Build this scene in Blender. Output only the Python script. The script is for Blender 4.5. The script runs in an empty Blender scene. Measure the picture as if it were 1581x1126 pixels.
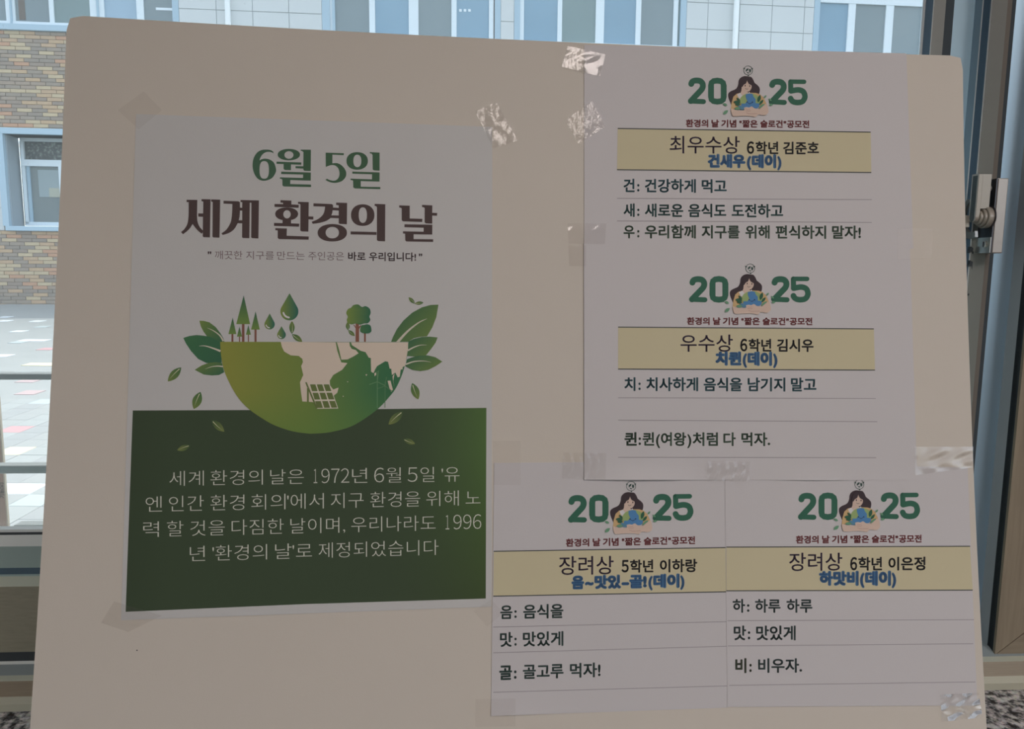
import bpy, bmesh, math, random
import numpy as np
from mathutils import Vector, Matrix, geometry

SC = bpy.context.scene
COL = SC.collection
random.seed(7)

# ------------------------------------------------------------------ camera
F = 1120.0; CX, CY = 790.5, 563.0
EYE = np.array([0.0, 0.0, 1.35])
pitch = math.radians(7.14); roll = math.radians(0.5)
fw = np.array([0, math.cos(pitch), -math.sin(pitch)])
r0 = np.array([1.0, 0, 0]); u0 = np.cross(r0, fw)
up = u0 * math.cos(roll) - r0 * math.sin(roll)
rt = r0 * math.cos(roll) + u0 * math.sin(roll)
cam_d = bpy.data.cameras.new('camera'); cam = bpy.data.objects.new('camera', cam_d); COL.objects.link(cam)
cam_d.sensor_width = 36; cam_d.lens = 36 * F / 1581; cam_d.clip_start = 0.02; cam_d.clip_end = 300
m = Matrix.Identity(4)
for i in range(3):
    m[i][0] = rt[i]; m[i][1] = up[i]; m[i][2] = -fw[i]; m[i][3] = EYE[i]
cam.matrix_world = m
SC.camera = cam

# ------------------------------------------------------------------ world, sun, room lamps, exposure
SC.view_settings.view_transform = 'Standard'; SC.view_settings.look = 'None'
SC.view_settings.gamma = 1.0; SC.view_settings.use_curve_mapping = False
SC.view_settings.exposure = 0.0
W = bpy.data.worlds.new('sky'); SC.world = W; W.use_nodes = True
wn = W.node_tree; bg = wn.nodes['Background']
sky = wn.nodes.new('ShaderNodeTexSky'); sky.sky_type = 'NISHITA'; sky.sun_disc = False
sky.sun_elevation = math.radians(68); sky.sun_rotation = math.radians(8); sky.dust_density = 2.5; sky.air_density = 1.0
hs = wn.nodes.new('ShaderNodeHueSaturation'); hs.inputs['Saturation'].default_value = 0.42
wn.links.new(sky.outputs[0], hs.inputs['Color']); wn.links.new(hs.outputs[0], bg.inputs[0]); bg.inputs[1].default_value = 0.55
def lamp(name, kind, loc, energy, color=(1, 1, 1), rot=None, **kw):
    d = bpy.data.lights.new(name, kind); d.energy = energy; d.color = color
    for k, v in kw.items(): setattr(d, k, v)
    o = bpy.data.objects.new(name, d); COL.objects.link(o); o.location = loc
    if rot: o.rotation_euler = rot
    return o
SUN = lamp('sun', 'SUN', (0, 20, 30), 2.2, (1.0, 0.95, 0.86), angle=math.radians(0.6))
SUN.rotation_euler = Vector((0.10, 0.26, 1.0)).to_track_quat('Z', 'Y').to_euler()
LAMP_POWER = 13.6
LAMPS = [(0.50, -1.15), (1.45, -1.2)]
LAMP_COLOR = (1.0, 0.875, 0.83)

# ------------------------------------------------------------------ helpers
def ray(px, py):
    d = fw + rt * ((px - CX) / F) - up * ((py - CY) / F)
    return d
def lin(c):
    c = c / 255.0
    return c / 12.92 if c <= 0.04045 else ((c + 0.055) / 1.055) ** 2.4
EI = (0.41, 0.355, 0.335)      # colour of the room light on the board
def alb(r, g, b, e=EI):
    return tuple(min(0.95, lin(x) / k) for x, k in zip((r, g, b), e))
MATS = {}
def mat(name, base=(0.8, 0.8, 0.8), rough=0.6, metal=0.0, spec=0.5, bump=None, noise=None, emit=None):
    """plain principled surface with a little procedural grain"""
    if name in MATS: return MATS[name]
    M = bpy.data.materials.new(name); M.use_nodes = True; nt = M.node_tree
    b = nt.nodes['Principled BSDF']
    b.inputs['Base Color'].default_value = (*base, 1); b.inputs['Roughness'].default_value = rough
    b.inputs['Metallic'].default_value = metal; b.inputs['Specular IOR Level'].default_value = spec
    tc = nt.nodes.new('ShaderNodeTexCoord')
    if noise:
        sc, amt = noise[:2]
        mp = nt.nodes.new('ShaderNodeMapping'); nt.links.new(tc.outputs['Object'], mp.inputs[0])
        if len(noise) > 2: mp.inputs['Scale'].default_value = noise[2]
        n = nt.nodes.new('ShaderNodeTexNoise'); n.inputs['Scale'].default_value = sc; n.inputs['Detail'].default_value = 4
        nt.links.new(mp.outputs[0], n.inputs['Vector'])
        mr = nt.nodes.new('ShaderNodeMapRange'); mr.inputs[3].default_value = 1 - amt; mr.inputs[4].default_value = 1 + amt
        nt.links.new(n.outputs[0], mr.inputs[0])
        vm = nt.nodes.new('ShaderNodeVectorMath'); vm.operation = 'SCALE'; vm.inputs[0].default_value = base
        nt.links.new(mr.outputs[0], vm.inputs['Scale']); nt.links.new(vm.outputs[0], b.inputs['Base Color'])
    if bump:
        sc, st = bump
        n = nt.nodes.new('ShaderNodeTexNoise'); n.inputs['Scale'].default_value = sc; n.inputs['Detail'].default_value = 3
        nt.links.new(tc.outputs['Object'], n.inputs['Vector'])
        bp = nt.nodes.new('ShaderNodeBump'); bp.inputs['Strength'].default_value = st; bp.inputs['Distance'].default_value = 0.001
        nt.links.new(n.outputs[0], bp.inputs['Height']); nt.links.new(bp.outputs[0], b.inputs['Normal'])
    if emit:
        b.inputs['Emission Color'].default_value = (*emit[0], 1); b.inputs['Emission Strength'].default_value = emit[1]
    MATS[name] = M
    return M
def link(name, me, material=None, parent=None):
    o = bpy.data.objects.new(name, me); COL.objects.link(o)
    if material is not None and not me.materials: me.materials.append(material)
    if parent is not None: o.parent = parent
    return o
def empty(name, parent=None):
    o = bpy.data.objects.new(name, None); COL.objects.link(o); o.empty_display_size = 0.1
    if parent is not None: o.parent = parent
    return o
def tag(o, label=None, cat=None, group=None, kind=None):
    if label: o['label'] = label
    if cat: o['category'] = cat
    if group: o['group'] = group
    if kind: o['kind'] = kind
    return o
def mesh(name, verts, faces, material=None, parent=None, smooth=False):
    me = bpy.data.meshes.new(name); me.from_pydata([tuple(map(float, v)) for v in verts], [], faces)
    me.validate(); bm = bmesh.new(); bm.from_mesh(me); bmesh.ops.recalc_face_normals(bm, faces=bm.faces); bm.to_mesh(me); bm.free()
    if smooth: me.shade_smooth()
    return link(name, me, material, parent)

# frame of a vertical wall plane: s along it, d away from the camera, z up
class Wall:
    def __init__(s, org, yaw):
        s.o = np.array([org[0], org[1], 0.0]); y = math.radians(yaw)
        s.es = np.array([math.cos(y), math.sin(y), 0]); s.ed = np.array([-math.sin(y), math.cos(y), 0])
    def pt(s, a, d, z): return s.o + s.es * a + s.ed * d + np.array([0, 0, z])
    def hit(s, px, py, d=0.0):
        r = ray(px, py); o = s.o + s.ed * d - EYE
        t = (o @ s.ed) / (r @ s.ed); P = EYE + r * t
        return (P - s.o) @ s.es, P[2]
    def S(s, px, py, d=0.0): return s.hit(px, py, d)[0]
    def Z(s, px, py, d=0.0): return s.hit(px, py, d)[1]
    def prism(s, name, poly, axis, a0, a1, material, parent=None, bevel=0.0):
        """poly: cross-section points; axis 'z': poly=(s,d) extruded z a0..a1; axis 's': poly=(d,z) extruded along s; axis 'd': poly=(s,z) extruded in d"""
        V = []
        for a in (a0, a1):
            for p in poly:
                V.append(s.pt(p[0], p[1], a) if axis == 'z' else s.pt(a, p[0], p[1]) if axis == 's' else s.pt(p[0], a, p[1]))
        n = len(poly); Fc = [tuple(range(n)), tuple(range(2 * n - 1, n - 1, -1))] + [(i, (i + 1) % n, n + (i + 1) % n, n + i) for i in range(n)]
        o = mesh(name, V, Fc, material, parent)
        if bevel:
            bm = bmesh.new(); bm.from_mesh(o.data)
            bmesh.ops.bevel(bm, geom=bm.edges[:], offset=bevel, segments=2, profile=0.5, affect='EDGES'); bm.to_mesh(o.data); bm.free()
        return o
    def box(s, name, s0, s1, d0, d1, z0, z1, material, parent=None, bevel=0.0):
        return s.prism(name, [(s0, d0), (s1, d0), (s1, d1), (s0, d1)], 'z', z0, z1, material, parent, bevel)

WIN = Wall((0.0, 0.678), 3.0)        # our window
FAC = Wall((-6.9, 10.7), 5.2)        # the building across the courtyard
sillz = min(WIN.Z(30, 1100), WIN.Z(1550, 1062))
# ================================================================== room shell
white = mat('wall_paint', (0.62, 0.61, 0.59), 0.9, noise=(3, 0.03))
ceilm = mat('ceiling_board', (0.75, 0.73, 0.70), 0.9, noise=(30, 0.04))
floorm = mat('floor_vinyl', (0.20, 0.17, 0.14), 0.45, noise=(6, 0.15, (1, 8, 1)))
def room_box(name, x0, x1, y0, y1, z0, z1, m_):
    V = [(x, y, z) for z in (z0, z1) for (x, y) in ((x0, y0), (x1, y0), (x1, y1), (x0, y1))]
    o = mesh(name, V, [(0, 1, 2, 3), (7, 6, 5, 4), (0, 4, 5, 1), (1, 5, 6, 2), (2, 6, 7, 3), (3, 7, 4, 0)], m_)
    o['kind'] = 'structure'; return o
room_box('floor', -3.2, 2.2, -4.2, 1.2, -0.15, 0.0, floorm)
room_box('ceiling', -3.2, 2.2, -4.2, 1.2, 2.72, 2.85, ceilm)
room_box('wall_left', -3.2, -3.05, -4.2, 1.0, 0, 2.72, mat('wall_left_darkened', (.28, .27, .26), .9))  # unseen wall, darkened so the board's left side catches less light
wr = room_box('wall_right', 2.05, 2.2, -4.2, 1.0, 0, 1.0, white)
for a in ((2.05, 2.2, -4.2, -2.6, 1.0, 2.72), (2.05, 2.2, -0.8, 1.0, 1.0, 2.72), (2.05, 2.2, -2.6, -0.8, 2.45, 2.72)):
    p = room_box('wall_panel', *a, white); del p['kind']; p.parent = wr
w2_ = bpy.data.objects.new('added_side_window', None); COL.objects.link(w2_); w2_['kind'] = 'structure'  # unseen side window, added for bluish light and reflections on the right
for a in ((2.08, 2.14, -2.6, -0.8, 1.0, 1.06), (2.08, 2.14, -2.6, -0.8, 2.39, 2.45), (2.08, 2.14, -1.73, -1.67, 1.06, 2.39)):
    p = room_box('window_frame', *a, mat('side_frame', (0.5, 0.5, 0.5), 0.5)); del p['kind']; p.parent = w2_
room_box('wall_back', -3.2, 2.2, -4.35, -4.2, 0, 2.72, white)
WS0, WS1, WZ1 = -1.55, 0.78, 2.35       # window opening
def wall_piece(name, a0, a1, z0, z1):
    o = WIN.box(name, a0, a1, 0.0, 0.22, z0, z1, white); o['kind'] = 'structure'; return o
wf = wall_piece('wall_front', -3.4, WS0, 0, 2.72)
for a in ((WS1, 2.4, 0, 2.72), (WS0, WS1, WZ1, 2.72), (WS0, WS1, 0, sillz - 0.03)):
    p = wall_piece('wall_panel', *a); p.parent = wf; del p['kind']
# ceiling lamps (real fittings with light)
for i, (lx, ly) in enumerate(LAMPS):
    t = empty('ceiling_light'); tag(t, ('white flat ceiling light panel behind the camera, nearer to the window', 'white flat ceiling light panel behind the camera, nearer to the right wall')[i], 'lamp', 'ceiling lights in the room')
    V = [(lx + a * 0.16, ly + b * 0.6, z) for z in (2.66, 2.72) for a, b in ((-1, -1), (1, -1), (1, 1), (-1, 1))]
    mesh('housing', V, [(0, 1, 2, 3), (7, 6, 5, 4), (0, 4, 5, 1), (1, 5, 6, 2), (2, 6, 7, 3), (3, 7, 4, 0)], mat('lamp_housing', (0.8, 0.8, 0.8), 0.5), t)
    V = [(lx + a * 0.14, ly + b * 0.58, 2.655) for a, b in ((-1, -1), (1, -1), (1, 1), (-1, 1))]
    mesh('diffuser', V, [(0, 1, 2, 3)], mat('lamp_diffuser', (0.8, 0.8, 0.8), 0.5, emit=(LAMP_COLOR, LAMP_POWER)), t)

# ------------------------------------------------------------------ granite sill
def granite():
    M = bpy.data.materials.new('granite'); M.use_nodes = True; nt = M.node_tree; b = nt.nodes['Principled BSDF']
    tc = nt.nodes.new('ShaderNodeTexCoord')
    n1 = nt.nodes.new('ShaderNodeTexNoise'); n1.inputs['Scale'].default_value = 130; n1.inputs['Detail'].default_value = 3; n1.inputs['Roughness'].default_value = 0.6
    n2 = nt.nodes.new('ShaderNodeTexVoronoi'); n2.inputs['Scale'].default_value = 320
    cr = nt.nodes.new('ShaderNodeValToRGB'); e = cr.color_ramp.elements
    e[0].position = 0.36; e[0].color = (0.02, 0.02, 0.025, 1); e[1].position = 0.50; e[1].color = (0.42, 0.41, 0.41, 1)
    k = e.new(0.62); k.color = (0.85, 0.84, 0.83, 1); k = e.new(0.44); k.color = (0.12, 0.13, 0.14, 1)
    mx = nt.nodes.new('ShaderNodeMix'); mx.data_type = 'RGBA'; mx.blend_type = 'MULTIPLY'; mx.inputs[0].default_value = 0.12
    nt.links.new(tc.outputs['Object'], n1.inputs['Vector']); nt.links.new(tc.outputs['Object'], n2.inputs['Vector'])
    nt.links.new(n1.outputs[0], cr.inputs[0]); nt.links.new(cr.outputs[0], mx.inputs[6]); nt.links.new(n2.outputs['Color'], mx.inputs[7])
    nt.links.new(mx.outputs[2], b.inputs['Base Color']); b.inputs['Roughness'].default_value = 0.25
    return M
GR = granite()
sill = WIN.box('window_sill', WS0, WS1, -0.30, 0.02, sillz - 0.03, sillz, GR, bevel=0.002)
tag(sill, 'speckled grey polished granite window sill under the board', kind='structure')

# ------------------------------------------------------------------ our window: bottom profiles
win = empty('window_1'); tag(win, 'large aluminium sliding window behind the board', kind='structure')
def m_in(name, r, g, b, rough=0.5, **k): return mat(name, alb(r, g, b), rough, **k)
wood_dark = mat('wood_film_dark', alb(112, 104, 90), 0.5, noise=(60, 0.18, (1, 6, 6)), bump=(400, 0.1))
wood_brown = mat('wood_film_brown', alb(112, 98, 84), 0.5, noise=(40, 0.16, (1, 1, 14)), bump=(400, 0.1))
wood_jamb = mat('wood_film_jamb', alb(103, 89, 74), 0.5, noise=(22, 0.32, (9, 9, 0.5)), bump=(400, 0.1))
alu_l = m_in('sash_light', 162, 168, 160); alu_m = m_in('sash_grey', 116, 124, 120)
gap = m_in('gap_dark', 44, 46, 48, 0.7); gap_b = m_in('gap_blue', 58, 70, 80, 0.6)  # dark tones paint the shade in gaps between profiles; scuffs share one
beige = m_in('frame_beige', 138, 130, 116); lipm = m_in('frame_lip', 142, 137, 124); trk = m_in('track_grey', 100, 102, 102)
hp = [(818, .076), (822, .075), (826, .074), (844, .068), (877, .067), (887, .066), (890, .064), (906, .050), (1007, .048), (1021, .046), (1026, .044), (1043, .032), (1052, .020), (1076, .018), (1088, .012), (1100, .001)]
hm = [alu_l, gap, alu_l, alu_m, gap_b, alu_m, lipm, wood_dark, gap, alu_l, trk, lipm, wood_brown, beige, beige]  # face tones hold shading too: top faces of a profile painted lighter
hn = ['sash_bead', 'dark_strip', 'sash_bevel', 'sash_rail', 'dark_strip', 'sash_lip', 'rail_top', 'rail_face', 'dark_strip', 'track_edge', 'track', 'frame_lip', 'frame_face', 'frame_foot', 'frame_foot']
sR = WIN.S(1450, 900, .06)
dcur = hp[0][1]
for i in range(len(hp) - 1):
    p0, p1 = hp[i][0], hp[i + 1][0]; d0 = dcur; d1 = min(hp[i + 1][1], d0); z0 = WIN.Z(30, p0, d0)
    while WIN.Z(30, p1, d1) > z0 - .0004 and d1 < d0: d1 = min(d0, d1 + .0005)
    z1 = WIN.Z(30, p1, d1); dcur = d1; bk = .087 if i < 9 else .134
    if i == len(hp) - 2: z1 = sillz
    WIN.prism(hn[i], [(d0, z0), (d1, z1), (bk, z1), (bk, z0)], 's', WS0 + 0.001, sR if i < 10 else WS1 - 0.001, hm[i], win)
ztrack = WIN.Z(30, 1043, .032)
# ------------------------------------------------------------------ vertical profiles at the right
blue = mat('sky_blue_alu', (.54, .80, .97), 0.5, noise=(5, 0.04)); blue2 = mat('sky_blue_alu_pale', (.48, .68, .84), 0.42, metal=0.75, noise=(4, 0.10, (1, 1, .4)))  # pale aluminium; the sky light on it is put into the blue
slate = m_in('slate_strip', 104, 114, 122); navy = m_in('navy_strip', 62, 74, 86); cream = m_in('cream_bead', 178, 170, 156)  # slate and navy: plain dark blue-grey strips between the stiles
stile = mat('stile_taupe', alb(92, 89, 84), 0.45, noise=(90, 0.05)); stile2 = m_in('stile_brown', 82, 73, 66); greys = m_in('grey_strip', 122, 120, 120)
pale = mat('pale_bead', (0.8, 0.85, 0.88), 0.4)  # outer sash edge; its lit white is put into the colour
vp = [(1423, .086), (1426, .085), (1437.5, .076), (1439, .075), (1457, .074), (1470, .084), (1502, .084), (1513, .074), (1515, .073), (1526, .063), (1528, .0615), (1552, .056), (1559, .058), (1565, .062), (1597, .060)]
vm_ = [pale, navy, cream, stile, gap, blue, slate, pale, navy, cream, stile, stile2, gap, blue2]
vn = ['glazing_bead', 'dark_strip', 'stile_edge', 'stile', 'dark_strip', 'blue_strip', 'dark_strip', 'stile_edge', 'dark_strip', 'stile_edge', 'stile', 'stile_return', 'dark_strip', 'jamb_face']
for i in range(len(vp) - 1):
    (x0, d0), (x1, d1) = vp[i], vp[i + 1]
    s0, s1 = WIN.S(x0, 50, d0), WIN.S(x1, 50, d1)
    bk = .088 if i < 5 else .134
    WIN.prism(vn[i], [(s0, d0), (s1, d1), (s1, bk), (s0, bk)], 'z', ztrack, WZ1, vm_[i], win)
sA = WIN.S(1597, 50, .060)
# grey strip, seam, wood jamb (measured lower down)
vq = [(1548.6, .060), (1566, .0435), (1568, .0415), (1570, .0395), (1572, .0378)]
vqm = [greys, gap, greys, gap]; vqn = ['jamb_strip', 'seam', 'jamb_strip', 'seam']
sq = [WIN.S(x, 600, d) for x, d in vq]; sq[0] = sA
for i in range(4):
    WIN.prism(vqn[i], [(sq[i], vq[i][1]), (sq[i + 1], vq[i + 1][1]), (sq[i + 1], .134), (sq[i], .134)], 'z', ztrack, WZ1, vqm[i], win)
sJ = sq[-1]; zj = WIN.Z(1550, 1012, .0345)
sm, zm = sJ + 0.075, zj + 0.062
WIN.prism('jamb_board', [(sJ, zj + 0.0006), (sm, zm), (WS1, zm), (WS1, WZ1), (sJ, WZ1)], 'd', .0345, .133, wood_jamb, win)
WIN.prism('jamb_foot', [(sJ + .001, zj), (WS1, zj), (WS1, zm - 0.0004), (sm + .001, zm - 0.0006)], 'd', .0347, .133, mat('wood_film_foot', alb(99, 85, 71), 0.5, noise=(22, 0.3, (0.5, 0.5, 9))), win)
# head and left jamb of the window, out of view
WIN.box('head_profile', WS0, WS1, .03, .13, WZ1 - .06, WZ1 - .001, stile, win)
WIN.box('side_profile', WS0 + .001, WS0 + .06, .03, .13, ztrack, WZ1 - .06, stile, win)
# ------------------------------------------------------------------ glass with a film of dust
def glass():
    M = bpy.data.materials.new('window_glass'); M.use_nodes = True; nt = M.node_tree; nt.nodes.clear()
    out = nt.nodes.new('ShaderNodeOutputMaterial'); tr = nt.nodes.new('ShaderNodeBsdfTransparent'); tr.inputs[0].default_value = (0.92, 0.96, 0.97, 1)
    gl = nt.nodes.new('ShaderNodeBsdfGlossy'); gl.inputs['Roughness'].default_value = 0.02
    tl = nt.nodes.new('ShaderNodeBsdfTranslucent'); tl.inputs[0].default_value = (0.80, 0.92, 0.95, 1)
    fr = nt.nodes.new('ShaderNodeFresnel'); fr.inputs[0].default_value = 1.3
    m1 = nt.nodes.new('ShaderNodeMixShader'); m2 = nt.nodes.new('ShaderNodeMixShader')
    tc = nt.nodes.new('ShaderNodeTexCoord'); n = nt.nodes.new('ShaderNodeTexNoise'); n.inputs['Scale'].default_value = 260; n.inputs['Detail'].default_value = 2
    n2 = nt.nodes.new('ShaderNodeTexNoise'); n2.inputs['Scale'].default_value = 5
    r = nt.nodes.new('ShaderNodeMapRange'); r.inputs[1].default_value = 0.70; r.inputs[2].default_value = 0.80; r.inputs[3].default_value = 0.0; r.inputs[4].default_value = 0.15
    r2 = nt.nodes.new('ShaderNodeMapRange'); r2.inputs[1].default_value = 0.3; r2.inputs[2].default_value = 0.7; r2.inputs[3].default_value = 0.045; r2.inputs[4].default_value = 0.075
    ad = nt.nodes.new('ShaderNodeMath'); ad.operation = 'ADD'
    nt.links.new(tc.outputs['Object'], n.inputs['Vector']); nt.links.new(tc.outputs['Object'], n2.inputs['Vector'])
    nt.links.new(n.outputs[0], r.inputs[0]); nt.links.new(n2.outputs[0], r2.inputs[0])
    nt.links.new(r.outputs[0], ad.inputs[0]); nt.links.new(r2.outputs[0], ad.inputs[1])
    nt.links.new(fr.outputs[0], m1.inputs[0]); nt.links.new(tr.outputs[0], m1.inputs[1]); nt.links.new(gl.outputs[0], m1.inputs[2])
    nt.links.new(ad.outputs[0], m2.inputs[0]); nt.links.new(m1.outputs[0], m2.inputs[1]); nt.links.new(tl.outputs[0], m2.inputs[2])
    nt.links.new(m2.outputs[0], out.inputs[0]); return M
zg0 = WIN.Z(30, 819, .076)
WIN.box('outer_rail', WS0 + .001, WS1 - .001, .093, .134, WIN.Z(30, 1010, .047) + .001, WIN.Z(30, 818, .076) - .028, alu_m, win)
WIN.box('glass_pane', WS0 + .05, WIN.S(1425, 50, .0885), .0885, .0925, zg0 - .02, WZ1 - .05, glass(), win)
# ------------------------------------------------------------------ crescent lock
chrome = mat('lock_metal', (0.40, 0.36, 0.33), 0.32, metal=0.9, bump=(300, 0.05)); chrome_d = mat('lock_metal_dark', (0.10, 0.10, 0.11), 0.3, metal=0.8)
chrome_l = mat('lock_metal_bright', (0.72, 0.72, 0.68), 0.28, metal=0.9); lever_in = mat('lever_inlay', (0.16, 0.20, 0.22), 0.35, metal=0.5)
taupe_m = mat('lock_paint', alb(120, 108, 98), 0.3, metal=0.25)
lock = empty('crescent_lock', win)
def cyl_s(name, s0, s1, d, z, r, m_, parent, n=40, r1=None):
    r1 = r if r1 is None else r1; V = []; b = min(0.0006, abs(s1 - s0) * .2)
    rings = [(s0, r - b), (s0 + b, r), (s1 - b, r1), (s1, r1 - b)]
    for (a, q) in rings:
        for i in range(n): t = 2 * math.pi * i / n; V.append(WIN.pt(a, d + q * math.cos(t), z + q * math.sin(t)))
    Fc = [tuple(range(n)), tuple(range(4 * n - 1, 3 * n - 1, -1))]
    for k in range(3): Fc += [(k * n + i, k * n + (i + 1) % n, (k + 1) * n + (i + 1) % n, (k + 1) * n + i) for i in range(n)]
    return mesh(name, V, Fc, m_, parent)
dl = .038
bs0, bzt = WIN.hit(1541.5, 275, dl); bs1 = WIN.S(1558, 275, dl); bzb = WIN.Z(1532, 391, dl)
WIN.box('lock_base', bs0, bs1, dl, .0615, bzb, bzt, chrome, lock, bevel=0.0008)
WIN.box('lock_side_plate', bs0 - .0012, bs0, dl + .0005, .0615, bzb + .0003, bzt - .0003, chrome_d, lock)
WIN.box('lock_foot_plate', bs0 - .0022, bs0 - .0012, dl + .0005, .0615, bzb + .0003, bzb + .016, chrome_l, lock, bevel=0.0003)
for pz in (WIN.Z(1535, 290, dl), WIN.Z(1524, 377, dl)):
    cyl_s('screw', bs0 - .0042, bs0 - .0022, dl + .0075, pz, .0034, chrome_l, lock, 24)
    WIN.box('screw_slot', bs0 - .0045, bs0 - .0041, dl + .0071, dl + .0079, pz - .0026, pz + .0026, chrome_d, lock)
pz = WIN.Z(1522, 335, dl); pd = dl + .008
cyl_s('pivot_boss', bs0 - .0075, bs0 - .0012, pd, pz, .0108, taupe_m, lock)
cyl_s('pivot_ring', bs0 - .0022, bs0 - .0012, pd, pz, .0124, chrome_d, lock)
cyl_s('pivot_step', bs0 - .0105, bs0 - .0075, pd, pz, .0088, taupe_m, lock)
cyl_s('pivot_cap', bs0 - .0135, bs0 - .0105, pd, pz, .0068, taupe_m, lock)
# lever: a plate with a rounded lower end, its inlay on the left face
ls0, ls1 = bs0 - .0180, bs0 - .0135; lzt = WIN.Z(1512, 268, dl); lw = .0048
prof = [(pd - lw, lzt), (pd + lw, lzt)] + [(pd + lw * math.cos(t), pz + lw * math.sin(t)) for t in np.linspace(0, -math.pi, 14)]
lev = WIN.prism('lever', prof, 's', ls0, ls1, taupe_m, lock, bevel=0.0004)
WIN.box('lever_body', ls1, bs0 - .0045, pd - lw + .0003, pd + lw, pz + .0085, lzt, taupe_m, lock)
pr2 = [(pd + (a - pd) * .72, z - (.0012 if z > pz + .02 else 0)) for a, z in prof]
WIN.prism('lever_inlay', pr2, 's', ls0 - .0004, ls0 + .0001, lever_in, lock)
pr3 = [(pd + (a - pd) * 1.06, z + (.0006 if z > pz + .02 else 0)) for a, z in prof]
V = [WIN.pt(ls0 - .0002, *p) for p in pr3] + [WIN.pt(ls0 - .0002, *p) for p in pr2]; n = len(pr3)
mesh('lever_rim', V, [(i, (i + 1) % n, n + (i + 1) % n, n + i) for i in range(n)], mat('rim_light', (.62, .62, .60), .4), lock)
# hook crescent
hk = []
for t in np.linspace(math.radians(-112), math.radians(62), 26): hk.append((pd + .0195 * math.cos(t) + .001, pz + .0215 * math.sin(t)))
for t in np.linspace(math.radians(62), math.radians(-112), 26): hk.append((pd + .0135 * math.cos(t), pz + .0165 * math.sin(t) + .0015))
WIN.prism('hook', hk, 's', bs0 - .0175, bs0 - .0145, mat('hook_metal', (.42, .45, .45), .35, metal=.8), lock)
kz = WIN.Z(1494, 342, .05); ks = WIN.S(1494, 342, .05)
WIN.box('keeper', ks - .002, ks + .0025, .05, .0725, kz - .006, kz + .006, taupe_m, lock, bevel=0.0006)
# dark scuffs on the stile below the lock
for (qx, qy, w) in ((1499, 385, .003), (1503, 390, .002), (1500, 408, .0035), (1504, 413, .0028), (1495, 455, .001)):
    a, z = WIN.hit(qx, qy, .0606); k = random.random
    P = [(a + w * math.cos(t) * (.4 + k()), z + w * 1.3 * math.sin(t) * (.3 + k())) for t in np.linspace(0, 5.6, 9)]
    WIN.prism('scuff', P, 'd', .0604, .0640, gap, win)
# ------------------------------------------------------------------ guard bars outside
rail = mat('rail_paint', (0.20, 0.205, 0.19), 0.45, noise=(60, 0.08)); rail2 = mat('rail_paint_dark', (0.27, 0.28, 0.25), 0.5, noise=(60, .1))
gr = empty('guard_rail'); tag(gr, 'grey metal guard rail with horizontal bars outside the window glass', 'guard rail')
gd = .26
for (y0, y1, x0) in ((577, 587, None), (719, 732, None), (811, 824, 20)):
    z1, z0 = WIN.Z(40, y0, gd), WIN.Z(40, y1, gd)
    s0 = WS0 - .3 if x0 is None else WIN.S(x0, 815, gd)
    WIN.box('bar', s0, WS1 + .3, gd, gd + .018, z0, z1, rail, gr, bevel=0.002)
for s_ in (WS0 - .3, WS1 + .3):
    WIN.box('post', s_ - .02, s_ + .02, gd - .012, gd + .03, WIN.Z(40, 830, gd), WIN.Z(40, 560, gd), rail2, gr)
for s_ in (-.2, .3):
    WIN.box('bracket', s_ - .015, s_ + .015, gd - .045, gd, WIN.Z(40, 824, gd), WIN.Z(40, 811, gd), rail2, gr)

# ================================================================== courtyard
def zg(y): return 1.35 - 0.51 - 0.05 * (10.6 - y)
def ghit(px, py):
    r = ray(px, py)            # EYE + r t, z = a + b*y
    a, b = 0.84 - 0.53, 0.05
    t = (a - EYE[2]) / (r[2] - b * r[1]); return EYE + r * t
pave = mat('paver_grey', (0.30, 0.305, 0.29), 0.85, noise=(9, 0.10), bump=(200, 0.3))
ground = mesh('courtyard_ground', [(x, y, zg(y) - 0.0014) for x, y in ((-24, 0.95), (30, 0.95), (30, 15), (-24, 15))], [(0, 1, 2, 3)], mat('paving_bed', (0.29, 0.295, 0.28), 0.9, noise=(3, 0.12)))
tag(ground, kind='structure')
pcol = {'w': mat('paver_white', (0.62, 0.66, 0.68), 0.8), 'r': mat('paver_red', (0.46, 0.27, 0.27), 0.85), 'p': mat('paver_pink', (0.42, 0.32, 0.31), 0.85), 'y': mat('paver_yellow', (0.60, 0.55, 0.38), 0.85),
        'l': mat('paver_light', (0.38, 0.42, 0.41), 0.85)}
P0 = ghit(16, 691); PW = 0.130; PJ = 0.002
def cell(px, py):
    P = ghit(px, py); return (math.floor((P[0] - P0[0]) / PW), math.floor((P0[1] - P[1]) / PW))
spots = {}
for px, py, c in ((30, 696, 'y'), (30, 661, 'r'), (38, 607, 'p'), (36, 750, 'w'), (22, 750, 'w'), (66, 561, 'y'), (80, 561, 'y'), (78, 538, 'r'), (28, 511, 'w'), (40, 511, 'w'), (47, 525, 'w'), (60, 525, 'w'), (8, 550, 'w'), (2, 550, 'w'), (18, 549, 'w'),
                  (10, 489, 'w'), (8, 495, 'w'), (60, 497, 'w'), (30, 575, 'l'), (70, 620, 'l'), (20, 530, 'l'), (60, 780, 'l'), (60, 505, 'l'), (36, 590, 'p')):
    spots[cell(px, py)] = c
pm = {}
def paver_mesh(key, m_):
    if key in pm: return pm[key]
    w = PW - PJ; me = bpy.data.meshes.new('paver'); b = .0012
    V = [(x, y, z) for z, e in ((-.008, 0), (-b, 0), (0, b)) for x, y in ((e, e), (w - e, e), (w - e, w - e), (e, w - e))]
    Fc = [(8, 9, 10, 11)] + [(k * 4 + i, k * 4 + (i + 1) % 4, k * 4 + 4 + (i + 1) % 4, k * 4 + 4 + i) for k in range(2) for i in range(4)]
    me.from_pydata(V, [], Fc); me.materials.append(m_); pm[key] = me; return me
cands = []
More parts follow.
